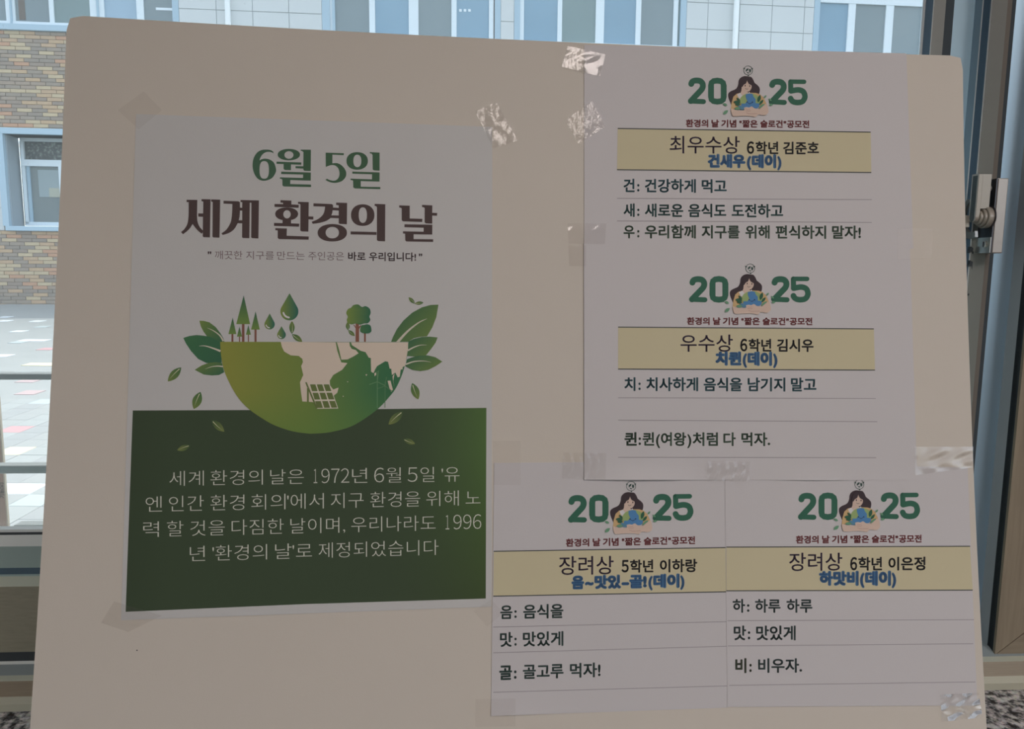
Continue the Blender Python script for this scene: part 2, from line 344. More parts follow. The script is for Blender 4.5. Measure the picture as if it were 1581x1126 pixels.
for j in range(-52, 16):
    y1 = P0[1] - j * PW
    if y1 > 10.2 or y1 < 2.0: continue
    for i in range(-60, 20):
        x0 = P0[0] + i * PW; c = np.array([x0 + PW / 2, y1 - PW / 2, zg(y1)]) - EYE
        zc = c @ fw; px = CX + F * (c @ rt) / zc
        if -25 < px < 108: cands.append((zc, i, j, x0, y1))
cands.sort(); cands = [c for c in cands if c[0] < 4.6 or (c[1], c[2]) in spots] + []
for zc, i, j, x0, y1 in cands[:300]:
    c = spots.get((i, j)); k = c or 'g%d' % ((i * 7 + j * 3) % 3)
    m_ = pcol[c] if c else (pave, mat('paver_grey_b', (0.31, 0.32, 0.305), 0.85, noise=(9, .1)), mat('paver_grey_c', (0.285, 0.29, 0.28), 0.85, noise=(9, .1)))[(i * 7 + j * 3) % 3]
    o = bpy.data.objects.new('paver', paver_mesh(k, m_)); COL.objects.link(o); o.parent = ground
    o.location = (x0 + PJ / 2, y1 - PW + PJ / 2, zg(y1 - PW / 2) + random.uniform(-.0006, .0006)); o.rotation_euler = (math.atan(.05), 0, 0)

# ================================================================== building across the courtyard
bld = empty('school_building'); bld.location = (0, 0, 0)
tag(bld, 'pale stone and brick building with large white framed windows across the courtyard', 'building')
ext_white = mat('facade_stone', (0.60, 0.625, 0.62), 0.8, noise=(1.2, 0.05), bump=(30, .2)); joint = mat('facade_joint', (0.40, 0.44, 0.45), 0.9)
frame_w = mat('window_frame_white', (0.70, 0.78, 0.82), 0.5); frame_b = mat('window_frame_blue', (0.36, 0.49, 0.58), 0.5); ledge = mat('window_ledge', (0.40, 0.53, 0.62), 0.6)
reveal = mat('window_reveal', (0.33, 0.38, 0.41), 0.7)
def pane_m(name, c, r=0.2): return mat(name, c, r, spec=0.35, noise=(0.9, 0.12))
pane_b = pane_m('pane_blue', (0.20, 0.33, 0.43)); pane_g = pane_m('pane_grey', (0.19, 0.24, 0.255)); pane_gg = pane_m('pane_green_grey', (0.18, 0.25, 0.25)); pane_lb = pane_m('pane_pale_blue', (0.30, 0.42, 0.52))  # base colours stand in for reflected sky and curtains behind
dk = mat('dark_interior', (0.09, 0.08, 0.07), 0.6)
fz = lambda px, py, d=0.0: FAC.Z(px, py, d)
fs = lambda px, py=20, d=0.0: FAC.S(px, py, d)
zwin = fz(50, 38.5)         # bottom of the upper windows
zled = fz(50, 48)           # top of the upper brick field
ztop = fz(50, 0) + 3.2
# backing wall with an opening left of the board for the lower window
lz1, lz0 = fz(50, 208), fz(50, 351); la = fs(8, 280)
def brickmat():
    M = bpy.data.materials.new('brick_field'); M.use_nodes = True; nt = M.node_tree; b = nt.nodes['Principled BSDF']
    tc = nt.nodes.new('ShaderNodeTexCoord'); sp = nt.nodes.new('ShaderNodeSeparateXYZ'); cb = nt.nodes.new('ShaderNodeCombineXYZ')
    br = nt.nodes.new('ShaderNodeTexBrick'); br.inputs['Color1'].default_value = (.42, .30, .19, 1); br.inputs['Color2'].default_value = (.20, .17, .15, 1); br.inputs['Mortar'].default_value = (.24, .2, .16, 1)
    br.inputs['Scale'].default_value = 1; br.inputs['Brick Width'].default_value = .205; br.inputs['Row Height'].default_value = .0525; br.inputs['Mortar Size'].default_value = .003; br.offset = .33
    nt.links.new(tc.outputs['Object'], sp.inputs[0]); nt.links.new(sp.outputs[0], cb.inputs[0]); nt.links.new(sp.outputs[2], cb.inputs[1]); nt.links.new(cb.outputs[0], br.inputs['Vector'])
    nt.links.new(br.outputs['Color'], b.inputs['Base Color']); b.inputs['Roughness'].default_value = .85; return M
BM = brickmat()
sL, sRt = -14.0, 34.0
zbase = 0.78
s_w0, s_w1 = fs(8, 280), fs(8, 280) + 2.2
for (a, b, z0, z1) in ((s_w1, sRt, lz0, lz1), (sL, sRt, lz1, zled), (sL, sRt, zbase, lz0)):
    FAC.box('brick_backing', a, b, 0.012, .30, z0, z1, BM, bld)
FAC.box('stone_backing', sL, s_w0, .012, .3, lz0, lz1, joint, bld)
FAC.box('parapet', sL, sRt, 0.0, .30, ztop - .9, ztop, ext_white, bld)
FAC.box('footing', sL, sRt, -.03, .3, .3, fz(50, 477.5), mat('footing_grey', (.40, .44, .48), .8), bld)
# individual bricks
cols = [(.50, .38, .26), (.50, .315, .22), (.31, .275, .24), (.30, .255, .225), (.52, .445, .32), (.345, .29, .245), (.325, .285, .25), (.49, .37, .26), (.285, .255, .23)]
bm_ = [mat('brick_%s' % n, tuple(v * k for v, k in zip(c, (.98, .90, .80))), .85, noise=(14, .12)) for n, c in zip(('tan', 'orange', 'grey', 'brown', 'cream', 'umber', 'ash', 'sand', 'dusk'), cols)]
BW, BH = .207, .0527
bmesh_cache = {}
def brick_me(w, mi):
    k = (round(w, 3), mi)
    if k in bmesh_cache: return bmesh_cache[k]
    g = .003; V = [(x, y, z) for y, e in ((0.012, 0), (0.0015, 0), (0, .0015)) for x, z in ((g + e, g + e), (w - g - e, g + e), (w - g - e, BH - g - e), (g + e, BH - g - e))]
    Fc = [(8, 9, 10, 11)] + [(q * 4 + i, q * 4 + (i + 1) % 4, q * 4 + 4 + (i + 1) % 4, q * 4 + 4 + i) for q in range(2) for i in range(4)]
    me = bpy.data.meshes.new('brick'); me.from_pydata(V, [], Fc); me.materials.append(bm_[mi]); bmesh_cache[k] = me; return me
yaw = math.radians(5.2)
def pxlim(z, px): # s on the facade at height z seen at column px
    py = 560.0
    for _ in range(6): py += (FAC.Z(px, py) - z) / (FAC.Z(px, py) - FAC.Z(px, py + 1))
    return FAC.S(px, py)
nb = 0
brk = empty('brick_facing', None); bpy.data.objects.remove(brk)
def brick_rows(z0, z1, rowseed):
    global nb
    n = int(round((z1 - z0) / BH)); rng = random.Random(rowseed); off = 0
    for r_ in range(n):
        z = z1 - (r_ + 1) * BH; a0, a1 = pxlim(z, -12), pxlim(z, 116 - max(0, (1 if z < 1.7 else 0)) * 22)
        off = (off + rng.choice((.33, .67, .5, .33)) * BW) % BW
        a = math.floor(a0 / BW) * BW + off - BW; prev = 0
        while a < a1:
            if a + BW > a0:
                grey = rng.random() < (.56 if prev else .5)
                mi = rng.choice((2, 3, 5, 6, 8)) if grey else rng.choice((0, 1, 4, 7, 0, 4)); prev = grey
                o = bpy.data.objects.new('brick', brick_me(BW, mi)); COL.objects.link(o); o.parent = bld
                P = FAC.pt(a, rng.uniform(-.0008, .0008), z); o.location = P; o.rotation_euler = (0, 0, yaw); nb += 1
            a += BW
brick_rows(lz1 + .055, zled, 3)
brick_rows(fz(50, 478), lz0 - .055, 5)
# upper windows: pieces (x0, x1, material, depth, name) at image row 20, all on the facade plane
def strip(name, x0, x1, z0, z1, d, m_, parent, ref=20): return FAC.box(name, fs(x0, ref, d), fs(x1, ref, d), d, d + .05, z0, z1, m_, parent)
def upper_window(x0, x1, items, lname, ztr):
    w = FAC.box('window_opening', fs(x0), fs(x1), .10, .30, zwin, ztop - .9, dk, bld)
    for (a, b, k) in items:
        if k[0] == 'p':
            strip('pane', a, b, zwin + .03, ztr if ztr else ztop - .95, .055, {'pb': pane_b, 'pg': pane_g, 'pgg': pane_gg, 'plb': pane_lb}[k], w)
            if ztr: strip('pane', a, b, ztr + .16, ztop - .95, .055, pane_lb, w)
        elif k == 'w': strip('mullion', a, b, zwin + .02, ztop - .92, .03, frame_w, w)
        elif k == 'b': strip('frame', a, b, zwin - .01, ztop - .92, .005, frame_b, w)
        elif k == 'd': strip('dark_line', a, b, zwin + .02, ztop - .92, .04, dk, w)  # thin dark line beside the frame
    FAC.box('bottom_frame', fs(x0), fs(x1), .02, .10, zwin, zwin + .05, frame_w, w)
    if ztr: FAC.box('transom', fs(x0), fs(x1), .025, .10, ztr, ztr + .16, frame_w, w)
    FAC.box('window_ledge', fs(x0) - .03, fs(x1) + .03, -.04, .10, zled, zwin, ledge, bld, bevel=.004)
    return w
w1 = upper_window(-60, 276, [(-60, 9, 'pg'), (9, 15, 'w'), (17.5, 23, 'w'), (15, 17.5, 'b'), (23, 76, 'pg'), (76, 83, 'w'), (83, 139, 'pgg'), (139, 149, 'w'), (149, 152, 'b'), (152, 161, 'w'), (161, 211, 'plb'), (211, 222, 'w'), (222, 266, 'pg'), (266, 276, 'b')], 'a', None)
# things behind the first panes: dark door edge, shelf
FAC.box('dark_upright', fs(26), fs(36), .050, .056, zwin + .08, ztop - 1, mat('door_edge', (.13, .10, .08), .6), w1)
FAC.box('shelf', fs(239), fs(266), .048, .056, fz(250, 14), fz(250, 10), frame_w, w1)
w2 = upper_window(497, 773, [(497, 509, 'b'), (509, 513, 'w'), (513, 517, 'b'), (517, 570, 'pg'), (570, 579, 'w'), (579, 631, 'pb'), (631, 646, 'w'), (646, 697, 'pg'), (697, 705, 'w'), (705, 755, 'pb'), (755, 762, 'w'), (762, 764, 'd'), (764, 773, 'b')], 'b', None)
for q in (709, 716, 723): FAC.box('sticker', fs(q), fs(q + 4), .050, .056, fz(q, 16), fz(q, 12), frame_w, w2)
w3 = upper_window(794, 1060, [(794, 803, 'b'), (803, 809, 'w'), (809, 861, 'pb'), (861, 868, 'w'), (868, 920, 'pgg'), (920, 933, 'w'), (933, 982, 'pb'), (982, 990, 'w'), (990, 1040, 'pg'), (1040, 1047, 'w'), (1047, 1051, 'pgg'), (1051, 1060, 'b')], 'c', None)
w4 = upper_window(1257, 1560, [(1257, 1266, 'b'), (1266, 1310, 'pb'), (1310, 1321, 'w'), (1321, 1368, 'pg'), (1368, 1380, 'w'), (1380, 1424, 'pg'), (1424, 1434, 'w'), (1434, 1490, 'pb'), (1490, 1502, 'w'), (1502, 1550, 'pg'), (1550, 1560, 'b')], 'd', fz(1330, 5))
# stone cladding between the windows: each slab on its own, joints open
zA = fz(340, 15.5); pit = .385
def slabs(x0, x1, joints):
    FAC.box('slab_backing', fs(x0), fs(x1), .012, .30, zled, ztop - .9, joint, bld)
    xs = [fs(x) for x in [x0] + joints + [x1]]
    for k in range(-2, 3):
        z0 = max(zA + k * pit, zled); z1 = zA + (k + 1) * pit
        for a, b in zip(xs[:-1], xs[1:]):
            FAC.box('stone_slab', a + .005, b - .005, random.uniform(-.002, .001), .012, z0 + .005, z1 - .005, ext_white, bld)
slabs(276, 497, [334, 390, 446]); slabs(773, 794, []); slabs(1060, 1257, [1093, 1142, 1192, 1242])
FAC.box('stone_wall', fs(1560), sRt, 0.0, .30, zled, ztop - .9, ext_white, bld)
FAC.box('stone_wall', sL, fs(-60), 0.0, .30, zled, ztop - .9, ext_white, bld)
for (a, b) in ((349.5, 358), (1130, 1138)):
    c = (fs(a) + fs(b)) / 2; r_ = (fs(b) - fs(a)) / 2
    FAC.prism('downpipe', [(c + r_ * math.cos(t), -.07 + r_ * math.sin(t)) for t in np.linspace(0, 2 * math.pi, 17)[:-1]], 'z', zled, ztop - .9, mat('downpipe_white', (.86, .9, .9), .45), bld)
# lower window with its blue surround and deep reveal
RV = .27
lw = FAC.box('lower_window', s_w0 + .05, s_w1 - .05, RV + .06, .36, lz0 + .04, lz1 - .04, dk, bld)
FAC.box('window_ledge', s_w0 - .08, s_w1 + .08, -.04, .05, lz1, lz1 + .085, ledge, bld, bevel=.004)
FAC.box('window_ledge', s_w0 - .02, s_w1 + .08, -.05, RV, lz0 - .055, lz0 + .012, ledge, bld, bevel=.004)
FAC.box('window_surround', s_w0 - .055, s_w0 + .03, -.04, .03, lz0 + .012, lz1, ledge, bld, bevel=.003)
FAC.box('window_reveal', s_w0 - .055, s_w0 + .045, .03, .33, lz0, lz1, reveal, bld)
FAC.box('window_reveal', s_w0, s_w1, .03, .33, lz1, lz1 + .04, reveal, bld)
d_ = RV
xa = fs(30, 215, d_); xr = s_w1 - .1
zz = lambda y: fz(70, y, d_)
FAC.box('frame', xa, xa + .045, d_, d_ + .06, zz(346), zz(212), frame_w, lw)
FAC.box('frame', xa, xr, d_, d_ + .06, zz(218.5), zz(211), frame_w, lw)
FAC.box('frame', xa, xr, d_ - .01, d_ + .06, zz(257), zz(247), frame_w, lw)
FAC.box('frame', xa, xr, d_, d_ + .06, zz(349), zz(343), frame_w, lw)
FAC.box('mullion', fs(93, 300, d_), fs(93, 300, d_) + .06, d_ - .01, d_ + .06, zz(343), zz(257), frame_w, lw)
FAC.box('sash_frame', xa + .055, xa + .10, d_ + .02, d_ + .06, zz(343), zz(257), frame_b, lw)
def tree_reflection():  # dark pane; tree reflections painted into its colour as speckle
    M = mat('pane_tree_reflection', (0.05, 0.055, 0.05), 0.3, spec=.3); nt = M.node_tree; b = nt.nodes['Principled BSDF']
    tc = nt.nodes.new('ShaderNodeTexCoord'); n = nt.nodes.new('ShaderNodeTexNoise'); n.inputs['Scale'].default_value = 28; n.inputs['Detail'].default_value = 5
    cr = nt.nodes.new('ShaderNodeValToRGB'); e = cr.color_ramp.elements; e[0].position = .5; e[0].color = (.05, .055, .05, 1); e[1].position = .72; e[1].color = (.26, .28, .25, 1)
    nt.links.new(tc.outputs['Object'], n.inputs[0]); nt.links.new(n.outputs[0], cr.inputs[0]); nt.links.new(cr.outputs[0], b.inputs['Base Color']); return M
FAC.box('pane', xa + .045, xr, d_ + .04, d_ + .058, zz(247), zz(218.5), tree_reflection(), lw)
FAC.box('pane', xa + .10, xr, d_ + .04, d_ + .058, zz(343), zz(257), pane_m('pane_lower', (.17, .20, .20)), lw)
FAC.box('notice_sheet', fs(58, 290, d_), fs(93, 290, d_), d_ + .034, d_ + .039, zz(304), zz(262), mat('notice_pale', (.30, .36, .37), .6), lw)
FAC.box('notice_sheet', fs(74, 290, d_), fs(93, 290, d_), d_ + .028, d_ + .033, zz(304), zz(290), mat('notice_cream', (.42, .42, .33), .6), lw)
# stone slabs left of the lower window
for y0, y1 in ((205, 251), (251, 286), (286, 321), (321, 356)):
    z1, z0 = fz(4, y0), fz(4, y1)
    FAC.box('stone_slab', s_w0 - 1.2, s_w0 - .06, 0.0, .012, z0 + .005, z1 - .005, ext_white, bld)

# ------------------------------------------------------------------ brown panel leaning outside behind the guard bars
pl = Wall((0, 1.30), 3.0)
tanp = mat('cardboard', (0.36, 0.235, 0.18), 0.8, noise=(12, .08)); tane = mat('cardboard_edge', (0.46, 0.39, 0.30), 0.8)
pts = [pl.hit(-90, 612), pl.hit(-4, 612), pl.hit(12.5, 830), pl.hit(-90, 830)]
q0, q1 = np.array(pts[1]), np.array(pts[2])
dirv = (q1 - q0); q1 = q1 + dirv * .35; q3 = np.array(pts[3]) + dirv * .35; q2 = np.array(pts[0])
cb = pl.prism('cardboard_panel', [tuple(q2), tuple(q0), tuple(q1), tuple(q3)], 'd', 0.0, .004, tanp)
tag(cb, 'brown cardboard panel leaning outside the glass behind the guard bars at far left', 'cardboard')
ed = [tuple(q0), (q0[0] + .0022, q0[1]), (q1[0] + .0022, q1[1]), tuple(q1)]
pl.prism('pale_edge', ed, 'd', -.0005, .0042, tane, cb)

# ================================================================== the display board (a slightly bowed foam board leaning on the window)
BT = np.array([0.0247, 0.0084, 0.6359]); BRV = np.array([-0.0721, -0.1054, 0.001]); BOW = (-0.0464, -0.056, 0.045, 0.0052)
def rotm(r):
    th = np.linalg.norm(r); k = r / th; K = np.array([[0, -k[2], k[1]], [k[2], 0, -k[0]], [-k[1], k[0], 0]])
    return np.eye(3) + np.sin(th) * K + (1 - np.cos(th)) * K @ K
BR = rotm(BRV); TOW = np.stack([rt, -up, fw], 1)        # local frame of the board -> world
BN = -(BR[:, 2])                                       # towards the room
def bcam(u, v, lift):
    w = BOW[0] * u * u + BOW[1] * v * v + BOW[2] * u * v + BOW[3] * v ** 3
    return BT + np.stack([u, v, w], -1) @ BR.T + np.asarray(lift)[..., None] * BN
def board_pt(u, v, lift=0.0):
    u = np.asarray(u, float); v = np.asarray(v, float)
    return EYE + bcam(u, v, np.broadcast_to(lift, u.shape)) @ TOW.T
def to_uv(P, lift):
    """board coordinates (u, v) of measured points of the board face"""
    P = np.asarray(P, float); lift = np.broadcast_to(lift, P.shape[:1]).astype(float)
    u = (P[:, 0] - CX) / 1750; v = (P[:, 1] - CY) / 1800
    def pr(u, v):
        c = bcam(u, v, lift); return CX + F * c[:, 0] / c[:, 2] - P[:, 0], CY + F * c[:, 1] / c[:, 2] - P[:, 1]
    for _ in range(7):
        a, b = pr(u, v); h = 1e-5; a1, b1 = pr(u + h, v); a2, b2 = pr(u, v + h)
        j11 = (a1 - a) / h; j21 = (b1 - b) / h; j12 = (a2 - a) / h; j22 = (b2 - b) / h; D = j11 * j22 - j12 * j21
        u = u - (j22 * a - j12 * b) / D; v = v - (-j21 * a + j11 * b) / D
    return u, v
def on_board(P, lift):
    u, v = to_uv(P, lift); return board_pt(u, v, lift)

def foam():
    return mat('foam_board_face', (0.83, 0.79, 0.705), 0.55, spec=0.35, noise=(5, 0.012), bump=(900, 0.06))
# outline: straight sides, small rounded corners, bottom edge standing on the sill
def vbot(u):
    v = .3
    for _ in range(20):
        v += (board_pt(u, v)[2] - sillz - .0006) * .95
    return v
vb0, vb1 = vbot(-.4), vbot(.4)
NU, NV = 64, 48; us = np.linspace(-.4, .4, NU + 1)
G = np.zeros((NV + 1, NU + 1, 2))
for j in range(NV + 1):
    for i, u in enumerate(us):
        vb = vb0 + (vb1 - vb0) * (u + .4) / .8; t = j / NV
        G[j, i] = (u, -.3 + (vb + .3) * t)
# round the two top corners
def rnd(cu, r, sgn):
    for j in range(NV + 1):
        for i in range(NU + 1):
            u, v = G[j, i]; du = sgn * (u - cu) + r; dv = (-.3 + r) - v
            if du > 0 and dv > 0:
                q = max(du, dv); L = math.hypot(du, dv)
                G[j, i] = (cu + sgn * (-r + du * q / L), -.3 + r - dv * q / L)
rnd(-.4, .009, -1); rnd(.4, .007, 1)
TH = .005
Vf = board_pt(G[..., 0].ravel(), G[..., 1].ravel(), 0.0); Vb = board_pt(G[..., 0].ravel(), G[..., 1].ravel(), -TH)
nv = len(Vf); W_ = NU + 1
front = [(j * W_ + i, j * W_ + i + 1, (j + 1) * W_ + i + 1, (j + 1) * W_ + i) for j in range(NV) for i in range(NU)]
ring = [i for i in range(W_)] + [j * W_ + NU for j in range(1, NV + 1)] + [NV * W_ + i for i in range(NU - 1, -1, -1)] + [j * W_ for j in range(NV - 1, 0, -1)]
nr = len(ring); Fa = front + [tuple(nv + k for k in reversed(f)) for f in front] + [(2 * nv + k, 2 * nv + (k + 1) % nr, 2 * nv + nr + (k + 1) % nr, 2 * nv + nr + k) for k in range(nr)]
board = mesh('display_board', np.vstack([Vf, Vb, Vf[ring], Vb[ring]]), Fa, foam())
for p in board.data.polygons: p.use_smooth = p.index < 2 * len(front)
tag(board, 'large white foam display board leaning against the window, carrying all the taped sheets', 'board')

# ------------------------------------------------------------------ printing ink: colour stored with the print
def ink_mat(name, rough=0.55, spec=0.15):
    M = bpy.data.materials.new(name); M.use_nodes = True; nt = M.node_tree; b = nt.nodes['Principled BSDF']
    a = nt.nodes.new('ShaderNodeAttribute'); a.attribute_name = 'ink'; nt.links.new(a.outputs['Color'], b.inputs['Base Color'])
    b.inputs['Roughness'].default_value = rough; b.inputs['Specular IOR Level'].default_value = spec; return M
INK = ink_mat('printed_ink')
def paper_m(name, c): return mat(name, c, 0.5, spec=0.35, noise=(6, 0.010), bump=(700, 0.05))
PAPER = paper_m('paper', (.79, .785, .80)); PAPER2 = paper_m('poster_paper', (.77, .79, .785))
EP = EI
def flat(name, tris_xy, tris, color, lift, parent, grid=None, material=None):
    """a printed shape: image-measured outline laid on the board surface. color: (r,g,b) 0-255 or f(x, y)->rgb"""
    bm = bmesh.new()
    vs = [bm.verts.new((p[0], p[1], 0)) for p in tris_xy]
    for t in tris:
        try: bm.faces.new([vs[k] for k in t])
        except ValueError: pass
    if grid:
        xs = [v.co.x for v in bm.verts]; ys = [v.co.y for v in bm.verts]
        for ax, lo, hi in ((0, min(xs), max(xs)), (1, min(ys), max(ys))):
            k = math.floor(lo / grid) + 1
            while k * grid < hi:
                co = Vector((k * grid, 0, 0)) if ax == 0 else Vector((0, k * grid, 0)); no = Vector((1, 0, 0)) if ax == 0 else Vector((0, 1, 0))
                bmesh.ops.bisect_plane(bm, geom=bm.verts[:] + bm.edges[:] + bm.faces[:], plane_co=co, plane_no=no); k += 1
    me = bpy.data.meshes.new(name); P = np.array([(v.co.x, v.co.y) for v in bm.verts])
    L = lift(P[:, 0], P[:, 1]) if callable(lift) else np.full(len(P), lift)
    Wp = on_board(P, L)
    for v, c in zip(bm.verts, Wp): v.co = c
    tgt = Vector(TOW @ BN)
    for f in bm.faces:
        f.normal_update()
        if f.normal.dot(tgt) < 0: f.normal_flip()
    bm.to_mesh(me); bm.free()
    if material is None:
        at = me.color_attributes.new('ink', 'FLOAT_COLOR', 'POINT')
        for k, (x, y) in enumerate(P):
            c = color(x, y) if callable(color) else color
            at.data[k].color = (*alb(*c, e=EP), 1)
    return link(name, me, material or INK, parent)
def poly(name, loops, color, lift, parent, grid=None):
    """loops: outline (+ holes) in picture units"""
    lp = [[Vector((x, y, 0)) for x, y in l] for l in loops]
    tr = geometry.tessellate_polygon(lp); allv = [p for l in lp for p in l]
    return flat(name, [(p.x, p.y) for p in allv], tr, color, lift, parent, grid)
def multi(name, polys, color, lift, parent):
    V = []; T = []
    for loops in polys:
        lp = [[Vector((x, y, 0)) for x, y in l] for l in loops]; tr = geometry.tessellate_polygon(lp); b = len(V)
        V += [(p.x, p.y) for l in lp for p in l]; T += [tuple(b + k for k in t) for t in tr]
    return flat(name, V, T, color, lift, parent)
def smooth(pts, closed=False, n=6):
    P = [np.array(p, float) for p in pts]; out = []; N = len(P)
    for i in range(N if closed else N - 1):
        p0 = P[(i - 1) % N] if closed or i > 0 else P[i]; p1 = P[i]; p2 = P[(i + 1) % N]; p3 = P[(i + 2) % N] if closed or i + 2 < N else p2
        for k in range(n):
            t = k / n; out.append(tuple(.5 * ((2 * p1) + (-p0 + p2) * t + (2 * p0 - 5 * p1 + 4 * p2 - p3) * t * t + (-p0 + 3 * p1 - 3 * p2 + p3) * t ** 3)))
    if not closed: out.append(tuple(P[-1]))
    return out
def stroke(pts, w, cap=True, closed=False):
    """outline polygons of a stroke with round joins, as separate convex pieces"""
    res = []; N = len(pts); seg = N if closed else N - 1
    for i in range(seg):
        a = np.array(pts[i], float); b = np.array(pts[(i + 1) % N], float); d = b - a; L = np.linalg.norm(d)
        if L < 1e-6: continue
        n = np.array([-d[1], d[0]]) / L * w / 2
        res.append([[tuple(a + n), tuple(b + n), tuple(b - n), tuple(a - n)]])
    if cap:
        for p in pts: res.append([[(p[0] + w / 2 * math.cos(t), p[1] + w / 2 * math.sin(t)) for t in np.linspace(0, 2 * math.pi, 15)[:-1]]])
    return res
def ribbon(pts, w, closed=False, cap=True):
    """one clean ribbon outline (no overlaps) for smooth paths"""
    P = [np.array(p, float) for p in pts]; N = len(P); A = []; B = []
    for i in range(N):
        if closed: t = P[(i + 1) % N] - P[(i - 1) % N]
        else: t = P[min(i + 1, N - 1)] - P[max(i - 1, 0)]
        t /= np.linalg.norm(t) + 1e-9; n = np.array([-t[1], t[0]]) * w / 2
        A.append(tuple(P[i] + n)); B.append(tuple(P[i] - n))
    if closed: return [A, B] if abs(area(A)) > abs(area(B)) else [B, A]
    if cap:
        def arc(c, p, q):
            a0 = math.atan2(p[1] - c[1], p[0] - c[0]); mid = None; out = []
            for k in range(1, 8): a = a0 - math.pi * k / 8; out.append((c[0] + w / 2 * math.cos(a), c[1] + w / 2 * math.sin(a)))
            return out
        return [A + arc(P[-1], A[-1], B[-1]) + B[::-1] + arc(P[0], B[0], A[0])]
    return [A + B[::-1]]
def area(l): return .5 * sum(l[i][0] * l[(i + 1) % len(l)][1] - l[(i + 1) % len(l)][0] * l[i][1] for i in range(len(l)))
# ------------------------------------------------------------------ lettering through the built-in font
def glyphs(text, offset=0.0, res=3):
    bold = max(0.0, offset); c = bpy.data.curves.new('lettering', 'FONT'); c.body = text; c.offset = min(0.0, offset); c.resolution_u = res; c.fill_mode = 'FRONT'; c.size = 1
    o = bpy.data.objects.new('lettering', c); me = o.to_mesh()
    V = [(v.co.x, v.co.y) for v in me.vertices]; Fc = [tuple(p.vertices) for p in me.polygons]
    o.to_mesh_clear(); bpy.data.objects.remove(o); bpy.data.curves.remove(c)
    if bold:                                       # heavier weight: the same letter set again around itself
        k = 8; V0, F0 = V, Fc; V, Fc = list(V0), list(F0)
        for a in range(k):
            t = 2 * math.pi * (a + .5) / k; r = bold; s = len(V); sq = 1.0 / max(abs(math.cos(t)), abs(math.sin(t)))
            V += [(x + r * sq * math.cos(t) * .92, y + r * sq * math.sin(t) * .92) for x, y in V0]; Fc += [tuple(s + i for i in f) for f in F0]
    return V, Fc
GB, GT = -0.065, 0.845      # ink box of a Hangul syllable
HG = None
def text_line(name, words, box, color, lift, parent, offset=0.0, zoom=(0, 0, 1), label=None, lat=None):
    """words: [(text, x0, x1)], box: (xl, top, bottom, xr, top, bottom); all in a zoomed frame (ox, oy, scale)"""
    ox, oy, sc = zoom; V = []; T = []
    xl, tl, bl, xr, tr_, br_ = box
    ex = []
    for w, x0, x1 in words:
        if w.isdigit():
            n = len(w); pw_ = (x1 - x0) / n
            for k, ch in enumerate(w):
                a, c_ = x0 + k * pw_ + pw_ * .08 * (n > 1), x0 + (k + 1) * pw_ - pw_ * .08 * (n > 1)
                if ch == '1': a, c_ = a + (c_ - a) * .25, c_ - (c_ - a) * .30
                ex.append((chr(0xFF10 + int(ch)), a, c_))
        else: ex.append((w, x0, x1))
    for w, x0, x1 in ex:
        gv, gf = glyphs(w, offset)
        if not gv: continue
        gx0 = min(v[0] for v in gv); gx1 = max(v[0] for v in gv); b = len(V)
        asc = 0xFF10 <= ord(w[0]) <= 0xFF19
        g0, g1 = (-0.0, 0.73) if asc else (GB, GT)
        for (x, y) in gv:
            X = x0 + (x - gx0) / (gx1 - gx0) * (x1 - x0); t = (X - xl) / (xr - xl)
            top = tl + (tr_ - tl) * t; bot = bl + (br_ - bl) * t
            if asc: top += (bot - top) * .04; bot -= (bot - top) * .03
            f = (y - g0) / (g1 - g0); V.append((ox + X / sc, oy + (bot + (top - bot) * f) / sc))
        T += [tuple(b + k for k in f) for f in gf]
    o = flat(name, V, T, color, lift, parent)
    if label: o['label'] = label
    return o

# ------------------------------------------------------------------ sheets
def sheet(name, quad, lift, material, nx=28, ny=28, thick=0.0002):
    q = [np.array(p, float) for p in quad]; P = []
    for j in range(ny + 1):
        for i in range(nx + 1):
            s, t = i / nx, j / ny; P.append((q[0] * (1 - s) + q[1] * s) * (1 - t) + (q[3] * (1 - s) + q[2] * s) * t)
    P = np.array(P); L = lift(P[:, 0], P[:, 1]) if callable(lift) else np.full(len(P), lift)
    A = on_board(P, L); u, v = to_uv(P, L); B = board_pt(u, v, L - thick); n = len(A); w = nx + 1
    fr = [(j * w + i, j * w + i + 1, (j + 1) * w + i + 1, (j + 1) * w + i) for j in range(ny) for i in range(nx)]
    rg = list(range(w)) + [j * w + nx for j in range(1, ny + 1)] + [ny * w + i for i in range(nx - 1, -1, -1)] + [j * w for j in range(ny - 1, 0, -1)]
    m = len(rg); Fc = fr + [tuple(n + k for k in reversed(f)) for f in fr] + [(2 * n + k, 2 * n + (k + 1) % m, 2 * n + m + (k + 1) % m, 2 * n + m + k) for k in range(m)]
    o = mesh(name, np.vstack([A, B, A[rg], B[rg]]), Fc, material)
    for p in o.data.polygons: p.use_smooth = p.index < 2 * len(fr)
    return o
T1 = .00012      # one layer of ink above its sheet
